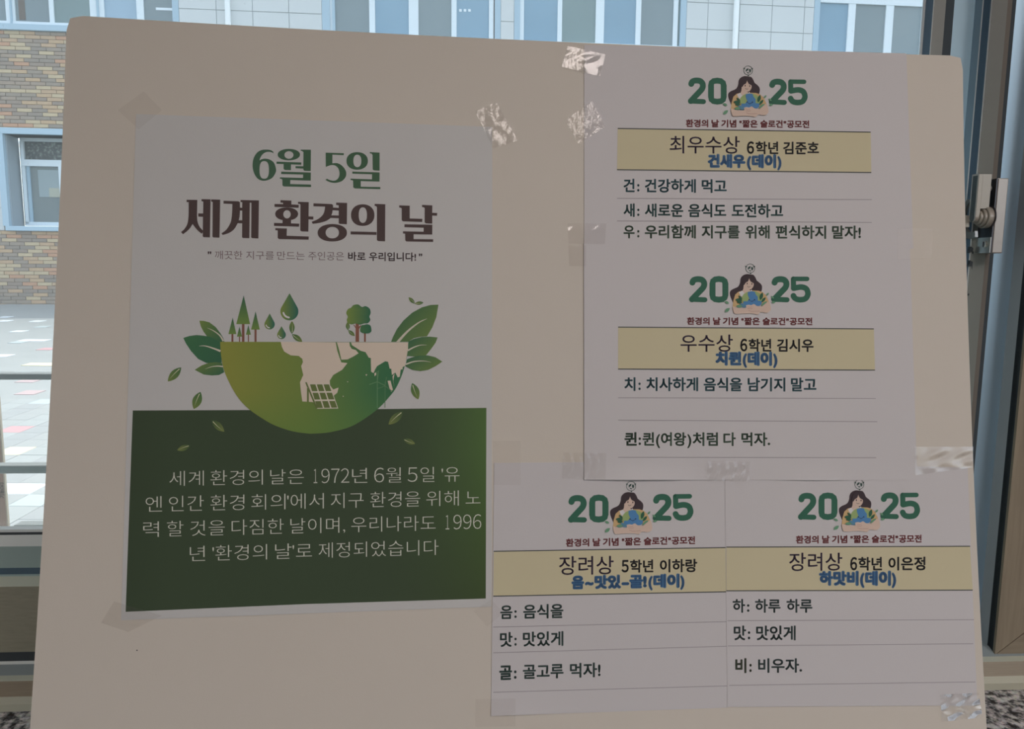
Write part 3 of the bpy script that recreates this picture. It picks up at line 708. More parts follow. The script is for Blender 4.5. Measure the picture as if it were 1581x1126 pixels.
# ---- the poster at the left
EP = (0.365, 0.35, 0.32)
Lp = .00045
poster = sheet('poster', [(210, 176), (760, 196), (759, 937), (187, 958)], lambda x, y: Lp + .0010 * np.exp(-((x - 420) / 60) ** 2 - ((y - 958) / 7) ** 2), PAPER2, ny=80)
tag(poster, 'large portrait poster with green lower half and a bowl shaped globe, taped at the left', 'poster')
def pg(x, y):
    t = min(1, max(0, (x - 560) / 200)); k = min(1, max(0, (y - 690) / 240)); b = np.array((48, 58, 42.)); r_ = np.array((62, 84, 44.)) * (1 - k) + np.array((50, 62, 36.)) * k
    e = min(1, max(0, (x - 195) / 60)); b = b * (.96 + .04 * e) ; return tuple(b + (r_ - b) * t * t)
poly('green_panel', [[(205, 634), (478, 633), (751, 630), (750, 924.5), (472, 933), (194, 945)]], pg, Lp + T1, poster, grid=24)
Z6 = (380, 220, 7.186); Z7 = (270, 300, 7.529); Z8 = (410, 300, 5.646)
def zc(pts, z): return [(z[0] + x / z[2], z[1] + y / z[2]) for x, y in pts]
def ell(cx, cy, rx, ry, n=36, pw=2.0):
    out = []
    for t in np.linspace(0, 2 * math.pi, n + 1)[:-1]:
        c, s = math.cos(t), math.sin(t); out.append((cx + rx * abs(c) ** (2 / pw) * (1 if c > 0 else -1), cy + ry * abs(s) ** (2 / pw) * (1 if s > 0 else -1)))
    return out
def zl(polys, z): return [[zc(l, z) for l in p] for p in polys]
gtxt = lambda x, y: (54, 76, 58) if x < 460 else (52, 74, 54)
date = [
    [smooth([(305, 125), (290, 112), (255, 104), (215, 110), (180, 135), (158, 170), (148, 200)], n=4) + smooth([(148, 200), (175, 186), (215, 180), (265, 192), (310, 228), (332, 300), (320, 350), (280, 400), (205, 425), (140, 410), (95, 355), (72, 270), (82, 180), (120, 115), (170, 85), (225, 80), (270, 85), (300, 102)], n=5),
     ell(201, 305, 52, 98, pw=2.6)],
    [ell(474, 135, 124, 63, pw=2.1), ell(475, 139, 50, 42)],
    [[(338, 213), (613, 222), (611, 248), (498, 244), (497, 307), (430, 305), (416, 295), (416, 240), (337, 237)]],
    [[(606, 80), (719, 81), (717, 317), (645, 314), (636, 305), (634, 291), (548, 286), (548, 263), (634, 265), (636, 108), (622, 95), (606, 93)]],
    [[(390, 324), (718, 334), (717, 424), (490, 417), (489, 461), (720, 468), (721, 495), (420, 488), (403, 478), (402, 413), (390, 404), (374, 402), (375, 387), (631, 394), (632, 356), (389, 350)]],
    [[(883, 113), (1084, 120), (1083, 141), (958, 135), (957, 232)] + smooth([(957, 232), (1010, 230), (1060, 255), (1098, 300), (1111, 345), (1100, 390), (1060, 430), (1000, 447), (950, 445), (905, 430), (882, 414)], n=5) + [(898, 403)] + smooth([(898, 403), (930, 418), (975, 425), (1010, 410), (1032, 375), (1035, 330), (1020, 285), (985, 255), (940, 252), (884, 272)], n=5)],
    [ell(1232, 205, 119, 97, pw=2.2), ell(1234, 205, 44, 69, pw=2.3)],
    [[(1372, 107), (1481, 113), (1481, 314), (1418, 310), (1405, 300), (1403, 140), (1390, 123), (1372, 121)]],
    [[(1178, 323), (1481, 333), (1480, 435), (1272, 429), (1272, 491), (1489, 495), (1489, 518), (1205, 510), (1189, 498), (1187, 425), (1175, 418), (1158, 416), (1159, 402), (1396, 410), (1397, 353), (1178, 346)]],
]
multi('date_lettering', zl(date, Z6), gtxt, Lp + T1, poster)
big = [  # 세계
    [[(136, 64), (261, 66), (257, 240)] + smooth([(257, 240), (262, 310), (285, 375), (324, 420)], n=4) + [(324, 445), (311, 459)] + smooth([(311, 459), (270, 425), (235, 385), (206, 347)], n=4) + smooth([(206, 347), (175, 395), (140, 430), (95, 465)], n=4) + [(70, 440)] + smooth([(70, 440), (110, 405), (145, 345), (158, 260), (160, 180)], n=4) + [(160, 92), (136, 90)]],
    [[(309, 57), (415, 59), (407, 502), (335, 500), (324, 490), (326, 262), (272, 260), (272, 223), (328, 224), (330, 85), (309, 80)]],
    [[(422, 60), (527, 63), (519, 505), (445, 502), (437, 492), (440, 90), (422, 84)]],
    [[(566, 76), (740, 82), (755, 92), (757, 155), (782, 158), (784, 94), (763, 90), (764, 67), (977, 72), (971, 515), (897, 510), (887, 502), (890, 100), (871, 97), (866, 511), (791, 509), (781, 500), (782, 338), (730, 337)] + smooth([(730, 337), (690, 405), (630, 450), (555, 474)], n=4) + [(542, 455)] + smooth([(542, 455), (600, 410), (645, 335), (660, 270), (667, 180)], n=4) + [(668, 113), (565, 109)], [(757, 190), (783, 190), (783, 303), (743, 303), (752, 260)]],
]
multi('title_lettering', zl(big, Z7), (60, 50, 47), Lp + T1, poster)
big2 = [
    [[(130, 52), (225, 56), (225, 89), (290, 93), (288, 118), (78, 110), (78, 85), (153, 87), (153, 75), (130, 72)]],
    [ell(184, 172, 100, 57, pw=2.1), ell(187, 175, 32, 36)],
    [[(148, 215), (222, 215), (222, 254), (294, 257), (292, 283), (74, 276), (74, 250), (148, 252)]],
    [[(85, 296), (186, 299), (184, 362), (377, 369), (376, 396), (118, 391), (106, 382), (106, 318), (100, 314), (85, 314)]],
    [[(283, 66), (377, 69), (375, 193), (417, 195), (416, 221), (375, 219), (373, 326), (314, 324), (303, 316), (304, 90), (297, 84), (283, 83)]],
    [[(418, 79), (578, 86), (588, 95), (588, 116), (638, 119), (638, 97), (615, 93), (616, 73), (711, 76), (709, 262), (648, 259), (638, 252), (638, 209), (568, 207)] + smooth([(568, 207), (530, 232), (470, 250), (411, 258)], n=4) + [(402, 240)] + smooth([(402, 240), (460, 215), (505, 170), (519, 108)], n=4) + [(417, 105)], [(585, 139), (638, 142), (638, 186), (573, 184), (581, 165)]],
    [ell(582, 336, 128, 76, pw=2.15), ell(582, 335, 58, 50, pw=2.1)],
    [ell(847, 182, 102, 94, pw=2.2), ell(848, 182, 36, 68, pw=2.3)],
    [[(741, 324), (967, 330), (967, 355), (741, 350)]],
    [[(951, 84), (1044, 87), (1042, 411), (984, 409), (971, 400), (971, 112), (960, 102), (951, 102)]],
    [[(1165, 97), (1257, 100), (1257, 211), (1367, 215), (1365, 242), (1198, 236), (1187, 226), (1187, 124), (1178, 117), (1165, 116)]],
    [[(1364, 93), (1454, 97), (1453, 162), (1496, 164), (1495, 188), (1453, 186), (1453, 257), (1398, 254), (1387, 245), (1387, 120), (1378, 113), (1364, 112)]],
    [[(1211, 262), (1454, 266), (1453, 352), (1291, 349), (1291, 391), (1461, 393), (1461, 416), (1228, 412), (1218, 403), (1216, 344), (1198, 342), (1198, 323), (1378, 327), (1379, 292), (1211, 287)]],
]
multi('title_lettering', zl(big2, Z8), (60, 50, 47), Lp + T1, poster)
Zs = (180, 170, 2.635)
sb = (370, 571, 606, 1243, 580, 615)
text_line('subtitle', [('깨끗한', 400, 512), ('지구를', 527, 640), ('만드는', 653, 765), ('주인공은', 780, 925)], sb, (92, 80, 78), Lp + T1, poster, -.002, Zs)
text_line('subtitle_bold', [('"', 371, 385), ('바로', 942, 1013), ('우리입니다!', 1027, 1218), ('"', 1230, 1243)], sb, (62, 50, 50), Lp + T1, poster, .018, Zs, lat=1)
Zg = (180, 690, 2.635); gc = (152, 152, 138)
for words, bx in (
    ([('세계', 215, 355), ('환경의', 382, 595), ('날은', 625, 762), ('1972', 790, 950), ('년', 958, 1020), ('6', 1048, 1088), ('월', 1097, 1158), ('5', 1184, 1224), ('일', 1236, 1293), ("'", 1322, 1328), ('유', 1335, 1395)], (215, 97, 160, 1395, 78, 142)),
    ([('엔', 118, 185), ('인간', 213, 355), ('환경', 382, 520), ('회의', 548, 687), ("'", 694, 700), ('에서', 708, 843), ('지구', 872, 1005), ('환경을', 1032, 1235), ('위해', 1260, 1392), ('노', 1420, 1480)], (118, 200, 266, 1480, 174, 238)),
    ([('력', 108, 172), ('할', 205, 272), ('것을', 300, 440), ('다짐한', 468, 680), ('날이며,', 707, 930), ('우리나라도', 955, 1298), ('1996', 1327, 1487)], (108, 303, 368, 1487, 272, 336)),
    ([('년', 298, 360), ("'", 390, 396), ('환경의', 402, 612), ('날', 645, 712), ("'", 716, 722), ('로', 730, 795), ('제정되었습니다', 822, 1310)], (298, 402, 467, 1310, 376, 440))):
    text_line('paragraph_line', words, bx, gc, Lp + 2 * T1, poster, -.013, Zg)
# ---- illustration of the poster
R2 = (240, 430, 4.023); R3 = (440, 430, 4.022)
def a2(p): return zc(p, R2)
def a3(p): return zc(p, R3)
def mixc(a, b, t): t = min(1, max(0, t)); return tuple(np.array(a, float) * (1 - t) + np.array(b, float) * t)
def bowlc(x, y):
    t = (x - 345) / 275; k = (y - 528) / 140
    c = mixc((106, 108, 50), (84, 100, 50), t * 2) if t < .5 else mixc((84, 100, 50), (46, 84, 56), (t - .5) * 2.4)
    return mixc(c, (74, 98, 48), max(0, k - .55) * 1.2)
bowl = a2(smooth([(402, 394), (404, 440), (412, 510), (430, 582), (470, 670), (520, 750), (580, 812), (660, 868), (740, 913), (850, 950), (955, 965)], n=3)) + a3(smooth([(165, 965), (250, 960), (330, 945), (410, 920), (490, 875), (580, 808), (640, 745), (690, 680), (730, 590), (752, 510), (764, 450), (764, 396)], n=3))
bowlo = poly('globe_bowl', [bowl], bowlc, Lp + 2 * T1, poster, grid=14)
land = (158, 147, 130)
africa = a2([(778, 394), (785, 425), (800, 455), (840, 478), (890, 482), (912, 500), (916, 520), (905, 545), (918, 600), (898, 645), (903, 700), (912, 765), (975, 768)]) + a3([(240, 800), (290, 740), (325, 710), (333, 678), (300, 690), (280, 665), (278, 635), (300, 600), (355, 568), (388, 526), (350, 522), (338, 490), (325, 450), (315, 397)])
L3 = Lp + 3 * T1
poly('africa_shape', [africa], land, L3, bowlo)
multi('asia_shape', [[a3([(322, 397), (335, 440), (350, 505), (390, 503), (425, 485), (457, 465), (440, 445), (415, 438), (403, 420), (400, 397)])],
                     [a3([(410, 397), (416, 415), (440, 430), (470, 450), (500, 458), (512, 478), (520, 492), (533, 495), (535, 580), (550, 588), (560, 565), (572, 545), (622, 515), (640, 518), (650, 560), (660, 562), (664, 600), (685, 585), (700, 615), (713, 610), (718, 570), (735, 548), (745, 545), (757, 480), (764, 440), (764, 397)])],
                     [a3([(555, 590), (566, 583), (566, 600), (556, 608)])], [a3([(637, 636), (655, 635), (670, 690), (660, 705), (648, 680)])], [a3([(668, 610), (680, 590), (672, 640), (680, 680)])],
                     [a3([(500, 596), (511, 596), (505, 607)])], [a3([(384, 640), (394, 640), (390, 646)])], [a3([(357, 730), (366, 731), (361, 737)])], [a3([(720, 560), (732, 555), (728, 568)])]], land, L3, bowlo)
multi('solar_panel', [[a3([(150, 654), (276, 654), (331, 808), (197, 810)])]], (160, 152, 136), L3 + T1, bowlo)
cells = []
for r_ in range(3):
    for c_ in range(3):
        def pt(u, v):
            a = np.array((150, 654.)); b = np.array((276, 654.)); c = np.array((331, 808.)); d = np.array((197, 810.)); return tuple((a * (1 - u) + b * u) * (1 - v) + (d * (1 - u) + c * u) * v)
        u0, v0 = c_ / 3 + .03, r_ / 3 + .03; u1, v1 = u0 + .27, v0 + .27; cells.append([a3([pt(u0, v0), pt(u1, v0), pt(u1, v1), pt(u0, v1)])])
cells += [[a3([(125, 645), (135, 645), (203, 808), (192, 808)])], [a3([(137, 680), (148, 690), (148, 768), (137, 766)])]]
multi('solar_cells', cells, (78, 88, 50), L3 + 2 * T1, bowlo)
def lines(zf, segs, w): return [p for s_ in segs for p in stroke(zf(s_), w, cap=False)]
multi('wind_turbine', lines(a3, [[(573, 575), (573, 805)], [(573, 642), (522, 660)], [(573, 642), (620, 665)], [(573, 642), (582, 572)]], 1.1), (78, 106, 74), L3 + T1, bowlo)
multi('wind_turbine', lines(a3, [[(622, 640), (621, 803)], [(622, 668), (668, 703)], [(622, 668), (575, 685)], [(622, 668), (630, 612)]], 1.0), (70, 98, 68), L3 + T1, bowlo)
trees = empty('tree_group'); bpy.data.objects.remove(trees)
def tri(a, b, c): return [[a2([a, b, c])[k] for k in range(3)]]
def gtree(x, y): return mixc((44, 78, 58), (88, 108, 52), (y - 455) / 50 + (x % 7) * .02)
for (tp, bl_, br_, t0, t1) in (((548, 105), (502, 284), (588, 284), 537, 553), ((480, 243), (453, 346), (502, 346), 472, 484), ((522, 300), (506, 362), (538, 362), 519, 526), ((577, 290), (562, 350), (593, 350), 574, 581), ((622, 205), (594, 318), (648, 318), 615, 628)):
    tk = poly('tree_trunk', [a2([(t0, bl_[1]), (t1, bl_[1]), (t1, 394), (t0, 394)])], (96, 66, 54), Lp + T1, poster)
    h = bl_[1] - tp[1]; ym = tp[1] + h * .5
    poly('tree_crown', [a2([tp, br_, bl_])], lambda x, y, y0=R2[1] + tp[1] / 4.023, h=h / 4.023: mixc((40, 74, 56), (84, 104, 52), (y - y0) / h), Lp + T1, poster)
def drop(tx, ty, cx_, cy_, r_):
    pts = [(tx, ty)]; h = cy_ - ty; a0 = math.asin(min(.99, r_ / h * .95))
    pts += [(cx_ + r_ * math.cos(a), cy_ + r_ * math.sin(a)) for a in np.linspace(-a0 * .9, math.pi + a0 * .9, 24)]
    o = poly('water_drop', [a2(pts)], lambda x, y, c=R2[0] + cx_ / 4.023, w=r_ / 4.023: mixc((92, 104, 50), (36, 78, 66), .5 + (x - c) / w * .6), Lp + T1, poster)
    poly('highlight', ribbon(a2([(cx_ + r_ * .68 * math.cos(a), cy_ + r_ * .68 * math.sin(a)) for a in np.linspace(2.9, 1.65, 7)]), r_ * .2 / 4.02), (168, 166, 156), Lp + 2 * T1, o)
drop(833, 92, 832, 205, 56); drop(710, 218, 709, 285, 32); drop(783, 297, 783, 350, 27)
def leafp(a, b, wd, bend=0.0, n=10, sk=.5):
    a = np.array(a, float); b = np.array(b, float); d = b - a; L = np.linalg.norm(d); nrm = np.array([-d[1], d[0]]) / L; up_, dn = [], []
    for k in range(n + 1):
        t = k / n; w = wd * L * math.sin(math.pi * t ** (.7 if sk < .5 else 1.0)) ** .85 / 2; c = a + d * t + nrm * bend * L * math.sin(math.pi * t)
        up_.append(tuple(c + nrm * w)); dn.append(tuple(c - nrm * w))
    return up_ + dn[-2:0:-1]
def vein(a, b, wd, bend=0.0, t0=0.12, t1=.88, n=8):
    a = np.array(a, float); b = np.array(b, float); d = b - a; L = np.linalg.norm(d); nrm = np.array([-d[1], d[0]]) / L; up_, dn = [], []
    for k in range(n + 1):
        q = k / n; t = t0 + (t1 - t0) * q; w = wd * L * (1 - q) / 2; c = a + d * t + nrm * bend * L * math.sin(math.pi * t); up_.append(tuple(c + nrm * w)); dn.append(tuple(c - nrm * w))
    return up_ + dn[::-1]
def small_leaf(zf, a, b, c1, c2, wd=.42, li=2, vn_=(150, 148, 122), bend=0.0):
    A, B = zf([a, b]); 
    o = poly('leaf', [leafp(A, B, wd, bend)], lambda x, y: mixc(c1, c2, ((x - A[0]) * (B[0] - A[0]) + (y - A[1]) * (B[1] - A[1])) / ((B[0] - A[0]) ** 2 + (B[1] - A[1]) ** 2)), Lp + li * T1, poster)
    poly('vein', [vein(A, B, .05, bend + .03)], vn_, Lp + (li + 1) * T1, o)
gl1, gl2 = (56, 84, 52), (86, 98, 50)
small_leaf(a2, (160, 553), (77, 640), gl1, gl2); small_leaf(a2, (280, 705), (238, 812), gl1, gl2, .5)
small_leaf(a3, (790, 650), (828, 752), gl1, gl2, .46)
for zf, a, b in ((a2, (348, 880), (428, 953)), (a2, (217, 1038), (135, 1068)), (a3, (735, 825), (643, 908)), (a3, (733, 998), (808, 1028))):
    small_leaf(zf, a, b, (50, 66, 42), (92, 100, 56), .40, 2, (150, 148, 118))
small_leaf(a2, (848, 345), (848, 265), gl1, gl2, .42, 1); small_leaf(a2, (848, 347), (912, 394), gl1, gl2, .42, 1)
small_leaf(a3, (806, 157), (768, 117), gl1, gl2, .4, 1); small_leaf(a3, (806, 157), (860, 150), gl2, gl1, .4, 1)
small_leaf(a3, (392, 322), (388, 272), gl1, gl2, .5, 1); small_leaf(a3, (392, 322), (434, 358), gl1, gl2, .42, 1)
def bigleaf(zf, pts, vpts, vw, c1, c2, cc, li):
    P = zf(smooth(pts[:], closed=True, n=3)) if cc == 's' else zf(pts)
    xs = [p[0] for p in P]; ys = [p[1] for p in P]
    o = poly('leaf', [P], lambda x, y: mixc(c1, c2, (x - min(xs)) / (max(xs) - min(xs)) * .6 + (y - min(ys)) / (max(ys) - min(ys)) * .4), Lp + li * T1, poster)
    V = zf(smooth(vpts, n=5)); up_, dn = [], []
    for k in range(len(V)):
        a = np.array(V[max(k - 1, 0)]); b = np.array(V[min(k + 1, len(V) - 1)]); d = b - a; d /= np.linalg.norm(d) + 1e-9; w = vw * (k / (len(V) - 1)) ** .8 / 2 + .05
        n_ = np.array([-d[1], d[0]]) * w; up_.append(tuple(np.array(V[k]) + n_)); dn.append(tuple(np.array(V[k]) - n_))
    poly('vein', [up_ + dn[::-1]], (150, 145, 128), Lp + (li + 1) * T1, o)
dg, ol = (44, 76, 56), (88, 102, 52)
bigleaf(a2, [(273, 263), (300, 264), (335, 273), (375, 303), (405, 343), (422, 372), (428, 394), (402, 394), (360, 372), (320, 360), (298, 330), (282, 298)], [(320, 307), (360, 325), (400, 355), (422, 390)], 2.6, ol, dg, '', 1)
bigleaf(a2, [(173, 370), (210, 358), (255, 352), (300, 356), (345, 364), (402, 394), (405, 440), (410, 490), (412, 522), (380, 530), (315, 525), (265, 500), (220, 450), (190, 405)], [(270, 420), (310, 420), (360, 435), (404, 452)], 3.2, (52, 86, 56), dg, '', 1)
bigleaf(a2, [(244, 568), (285, 542), (330, 525), (375, 520), (413, 525), (420, 555), (427, 583), (395, 600), (350, 603), (300, 597)], [(308, 564), (345, 550), (385, 545), (420, 548)], 2.2, ol, dg, '', 2)
bigleaf(a3, [(953, 163), (905, 165), (850, 180), (790, 213), (735, 262), (695, 315), (670, 365), (659, 394), (764, 394), (800, 372), (840, 363), (882, 360), (915, 305), (940, 240)], [(883, 250), (830, 275), (760, 330), (698, 398)], 4.2, dg, ol, '', 1)
bigleaf(a3, [(948, 367), (900, 362), (850, 364), (800, 376), (766, 392), (764, 440), (757, 482), (820, 487), (876, 478), (910, 435), (935, 400)], [(882, 414), (840, 415), (800, 428), (763, 448)], 2.6, dg, ol, '', 2)
bigleaf(a3, [(977, 517), (935, 490), (885, 478), (830, 480), (785, 492), (757, 502), (747, 545), (790, 568), (840, 576), (890, 568), (935, 545)], [(908, 521), (860, 513), (800, 517), (750, 534)], 2.4, dg, ol, '', 3)
tr0 = poly('tree_trunk', [a3([(439, 278), (459, 278), (459, 300), (470, 290), (473, 293), (460, 315), (460, 394), (438, 394), (439, 310), (425, 290), (428, 286), (439, 300)])], (102, 68, 54), Lp + T1, poster)
poly('tree_trunk', [a3([(491, 340), (502, 340), (502, 394), (491, 394)])], (102, 68, 54), Lp + T1, poster)
cr_ = lambda x, y: mixc((90, 106, 52), (42, 80, 58), (x - 536) / 30)
poly('tree_crown', [a3(smooth([(380, 215), (392, 190), (410, 182), (425, 166), (455, 162), (478, 178), (500, 172), (526, 188), (532, 215), (524, 238), (530, 258), (515, 278), (490, 280), (465, 288), (440, 280), (415, 286), (392, 278), (384, 258), (390, 238)], True, 3))], cr_, Lp + 2 * T1, poster)
poly('tree_crown', [a3(smooth([(468, 310), (475, 292), (495, 288), (510, 285), (530, 292), (536, 312), (536, 330), (522, 340), (505, 342), (485, 340), (468, 330)], True, 3))], cr_, Lp + 3 * T1, poster)

# ------------------------------------------------------------------ award sheets
EP = (0.44, 0.39, 0.37)
HB, HD = (54, 44, 46), (62, 54, 54)
def award(quad, lift, lab, frame, nx=26):
    o = sheet('award_sheet', quad, lift, PAPER, nx, nx); tag(o, lab, 'paper sheet', 'award sheets taped on the right half of the board')
    x0, b0, t0, x1, b1, t1 = frame          # left x, bottom, top of the year; right x, bottom, top
    base = lift(np.array([x0]), np.array([b0]))[0] if callable(lift) else lift
    def zf(pts):
        out = []
        for X, Y in pts:
            s = (X - 97) / 1355.0; B = b0 + (b1 - b0) * s; T = t0 + (t1 - t0) * s; out.append((x0 + (x1 - x0) * s, T + (Y - 195) / 285.0 * (B - T)))
        return out
    sc = (x1 - x0) / 1355.0; green = (46, 80, 64)
    g = lambda k: base + k * T1
    two = [(137, 262), (146, 240), (168, 228), (200, 224), (238, 230), (262, 252), (268, 285), (256, 318), (225, 352), (180, 398), (132, 448)]
    five = [(1258, 408), (1272, 432), (1300, 448), (1345, 452), (1392, 440), (1416, 402), (1418, 372), (1404, 335), (1372, 316), (1330, 312), (1262, 325)]
    rr = [(360, 275), (366, 245), (388, 228), (430, 222), (472, 228), (495, 245), (503, 275), (503, 400), (495, 430), (472, 446), (430, 452), (388, 446), (366, 430), (360, 400)]
    for dx in (0, 912):
        multi('digit', [ribbon(zf(smooth([(x + dx, y) for x, y in two], n=3)), 66 * sc)] + stroke(zf([(132 + dx, 447), (275 + dx, 453)]), 56 * sc), green, g(1), o)
    multi('digit', [ribbon(zf(rr), 66 * sc, closed=True)], green, g(1), o)
    multi('digit', [ribbon(zf(smooth(five, n=3)), 62 * sc)] + stroke(zf([(1260, 322), (1258, 222)]), 56 * sc) + stroke(zf([(1258, 221), (1410, 221)]), 50 * sc), green, g(1), o)
    # drawing of a woman holding the globe
    ill = poly('illustration_hair', [zf(smooth([(700, 182), (740, 168), (778, 172), (815, 178), (838, 210), (852, 240), (880, 262), (905, 290), (910, 325), (897, 366), (850, 362), (800, 352), (715, 352), (660, 370), (612, 402), (600, 440), (592, 488), (572, 450), (554, 400), (556, 360), (585, 335), (640, 310), (664, 268), (672, 215)], True, 3))], HB, g(1), o)
    sk = (168, 144, 130); yel = (162, 132, 94)
    poly('sleeve', [zf([(690, 352), (650, 362), (612, 395), (592, 460), (584, 530), (700, 535), (735, 400), (800, 350), (870, 352), (915, 368), (955, 405), (985, 470), (930, 510), (800, 500)])], yel, g(2), ill)
    poly('neck', [zf([(706, 290), (760, 330), (778, 348), (772, 372), (730, 400), (690, 358), (702, 330)])], sk, g(3), ill)
    poly('collar', [zf([(652, 370), (694, 350), (720, 385), (765, 362), (796, 340), (806, 372), (712, 412), (676, 418)])], (176, 168, 164), g(3), ill)
    poly('face', [zf(smooth([(700, 284), (712, 258), (745, 225), (775, 215), (808, 240), (818, 285), (806, 318), (782, 338), (752, 332), (724, 314)], True, 3))], sk, g(4), ill)
    multi('fringe', [[zf([(690, 300), (700, 235), (735, 190), (768, 180), (768, 215), (755, 248), (730, 262), (715, 285)])], [zf([(768, 180), (800, 190), (828, 225), (826, 282), (812, 266), (785, 252), (770, 225)])]], HB, g(5), ill)
    multi('face_features', [[zf(ell(745, 273, 6, 10, 10))], [zf(ell(797, 277, 6, 10, 10))]] + [ribbon(zf(smooth([(748, 303), (762, 312), (778, 306)], n=4)), 4 * sc)], (66, 50, 50), g(6), ill)
    gb = poly('drawn_globe', [zf(ell(800, 441, 116, 84, 40))], (122, 134, 88), g(4), ill)
    poly('ocean', [zf([(752, 368), (790, 358), (828, 362), (838, 390), (862, 420), (862, 462), (905, 468), (905, 500), (880, 520), (735, 528), (700, 498), (705, 470), (745, 470), (768, 440), (752, 400)])], (66, 102, 136), g(5), gb)
    multi('smile', [[zf(ell(768, 453, 7, 7, 10))], [zf(ell(827, 453, 7, 7, 10))], ribbon(zf(smooth([(782, 462), (798, 473), (816, 460)], n=4)), 5 * sc)], (38, 40, 62), g(6), gb)
    multi('drawn_leaves', [[leafp(*zf([(690, 462), (614, 450)]), .5)], [leafp(*zf([(692, 480), (632, 480)]), .5)], [leafp(*zf([(690, 450), (650, 405)]), .4)], [leafp(*zf([(890, 455), (915, 372)]), .42)], [leafp(*zf([(905, 480), (950, 425)]), .4)]], (44, 76, 58), g(6), ill)
    multi('drawn_leaves_light', [[leafp(*zf([(700, 520), (622, 525)]), .45)], [leafp(*zf([(900, 520), (965, 470)]), .35)], [leafp(*zf([(957, 408), (985, 375)]), .45)], [leafp(*zf([(497, 588), (552, 545)]), .5)], [leafp(*zf([(496, 470), (543, 494)]), .5)], [leafp(*zf([(1014, 482), (1060, 478)]), .5)], [leafp(*zf([(1010, 412), (1042, 438)]), .5)]], (86, 118, 92), g(6), ill)
    poly('blue_leaf', [leafp(*zf([(668, 495), (735, 535)]), .55)], (74, 106, 124), g(6), ill)
    arm = poly('arms', [zf(smooth([(586, 528), (640, 542), (700, 548), (735, 540), (732, 515), (765, 508), (790, 512), (820, 500), (850, 520), (900, 528), (935, 505), (985, 470), (1004, 520), (1004, 570), (965, 597), (900, 590), (882, 600), (860, 616), (800, 606), (700, 606), (620, 610), (596, 590)], True, 3))], sk, g(7), ill)
    multi('arm_lines', [ribbon(zf(smooth([(750, 530), (785, 535), (800, 528)], n=3)), 3 * sc), ribbon(zf(smooth([(748, 548), (790, 552), (806, 545)], n=3)), 3 * sc), ribbon(zf(smooth([(760, 570), (800, 582), (880, 578)], n=3)), 3.2 * sc)], (138, 104, 94), g(8), arm)
    em = multi('emblem', [ribbon(zf(ell(779, 105, 50, 50, 26)), 5 * sc, closed=True)], (46, 62, 56), g(2), o)
    multi('emblem_marks', [[zf([(752, 100), (770, 82), (785, 84), (775, 105), (762, 112), (756, 122)])], [zf([(790, 88), (808, 92), (812, 112), (800, 130), (790, 112)])], [zf([(765, 122), (785, 128), (788, 138), (770, 134)])], [zf([(722, 78), (745, 80), (735, 98)])], [zf([(835, 78), (812, 80), (824, 98)])], [zf([(775, 150), (792, 160), (780, 172)])]], (46, 62, 56), g(3), em)
    cap = (112, 62, 62)
    V = zf([(75, 655), (75, 727), (1468, 655), (1468, 733)])
    zl_ = (0, 0, 1); k = lambda x: zf([(x, 690)])[0][0]
    text_line('caption', [(w, k(a), k(b)) for w, a, b in (('환경의', 76, 328), ('날', 365, 450), ('기념', 475, 645), ('"', 680, 706), ('짧은', 712, 886), ('슬로건', 915, 1168), ('"', 1178, 1208), ('공모전', 1215, 1468))],
              (V[0][0], zf([(75, 648)])[0][1], V[1][1], V[2][0], zf([(1468, 652)])[0][1], zf([(1468, 732)])[0][1]), cap, g(1), o, .040, zl_, lat=1)
    return o, g
def rule(o, z, a, b, w, c, li):
    A, B = zc([a, b], z); xs = np.linspace(A[0], B[0], 10); ys = np.linspace(A[1], B[1], 10)
    V = [(x, y - w / 2) for x, y in zip(xs, ys)] + [(x, y + w / 2) for x, y in zip(xs, ys)]
    return flat('rule_line', V, [(i, i + 1, 11 + i, 10 + i) for i in range(9)], c, li, o)
def band(o, z, tl, tr_, br_, bl, li, g):
    q = zc([tl, tr_, br_, bl], z); b = poly('yellow_band', [q], (161, 148, 121), li, o, grid=40)
    return b
dkc, purp, blk, bl1, bl2 = (62, 62, 60), (62, 52, 66), (44, 42, 42), (58, 86, 112), (46, 66, 92)
te1, te2, te3 = (48, 70, 74), (50, 68, 66), (62, 74, 62)
rl = (122, 112, 114)
def fill(o, g, z, bnd, heads, blue_, rows, rules):
    band(o, z, *bnd, g(1), g)
    rule(o, z, bnd[0], bnd[1], 1.5, dkc, g(2)); rule(o, z, bnd[3], bnd[2], 1.5, dkc, g(2))
    for nm, words, bx, c, off in heads: text_line(nm, words, bx, c, g(2), o, off, z, lat=None)
    text_line('slogan_title', blue_[0], blue_[1], bl1, g(2), o, .072, z, lat=1); text_line('slogan_title_inner', blue_[0], blue_[1], bl2, g(3), o, 0.0, z, lat=1)
    for words, bx, c in rows: text_line('slogan_line', words, bx, c, g(1), o, .028, z, lat=1)
    for a, b in rules: rule(o, z, a, b, .9, rl, g(1))
L3s, L4s, L1s = .0005, .0008, .0006
la3, g3 = award([(763, 715), (1124, 712), (1123, 1093), (758, 1106)], lambda x, y: L3s + .0012 * np.exp(-((x - 800) / 40) ** 2 - ((y - 1106) / 14) ** 2), 'lower left award sheet with a long blue slogan heading, partly under its neighbours', (876.6, 807.5, 765.3, 1070.9, 803.7, 762.7))
za, zb = (740, 700, 3.9525), (740, 900, 3.9525)
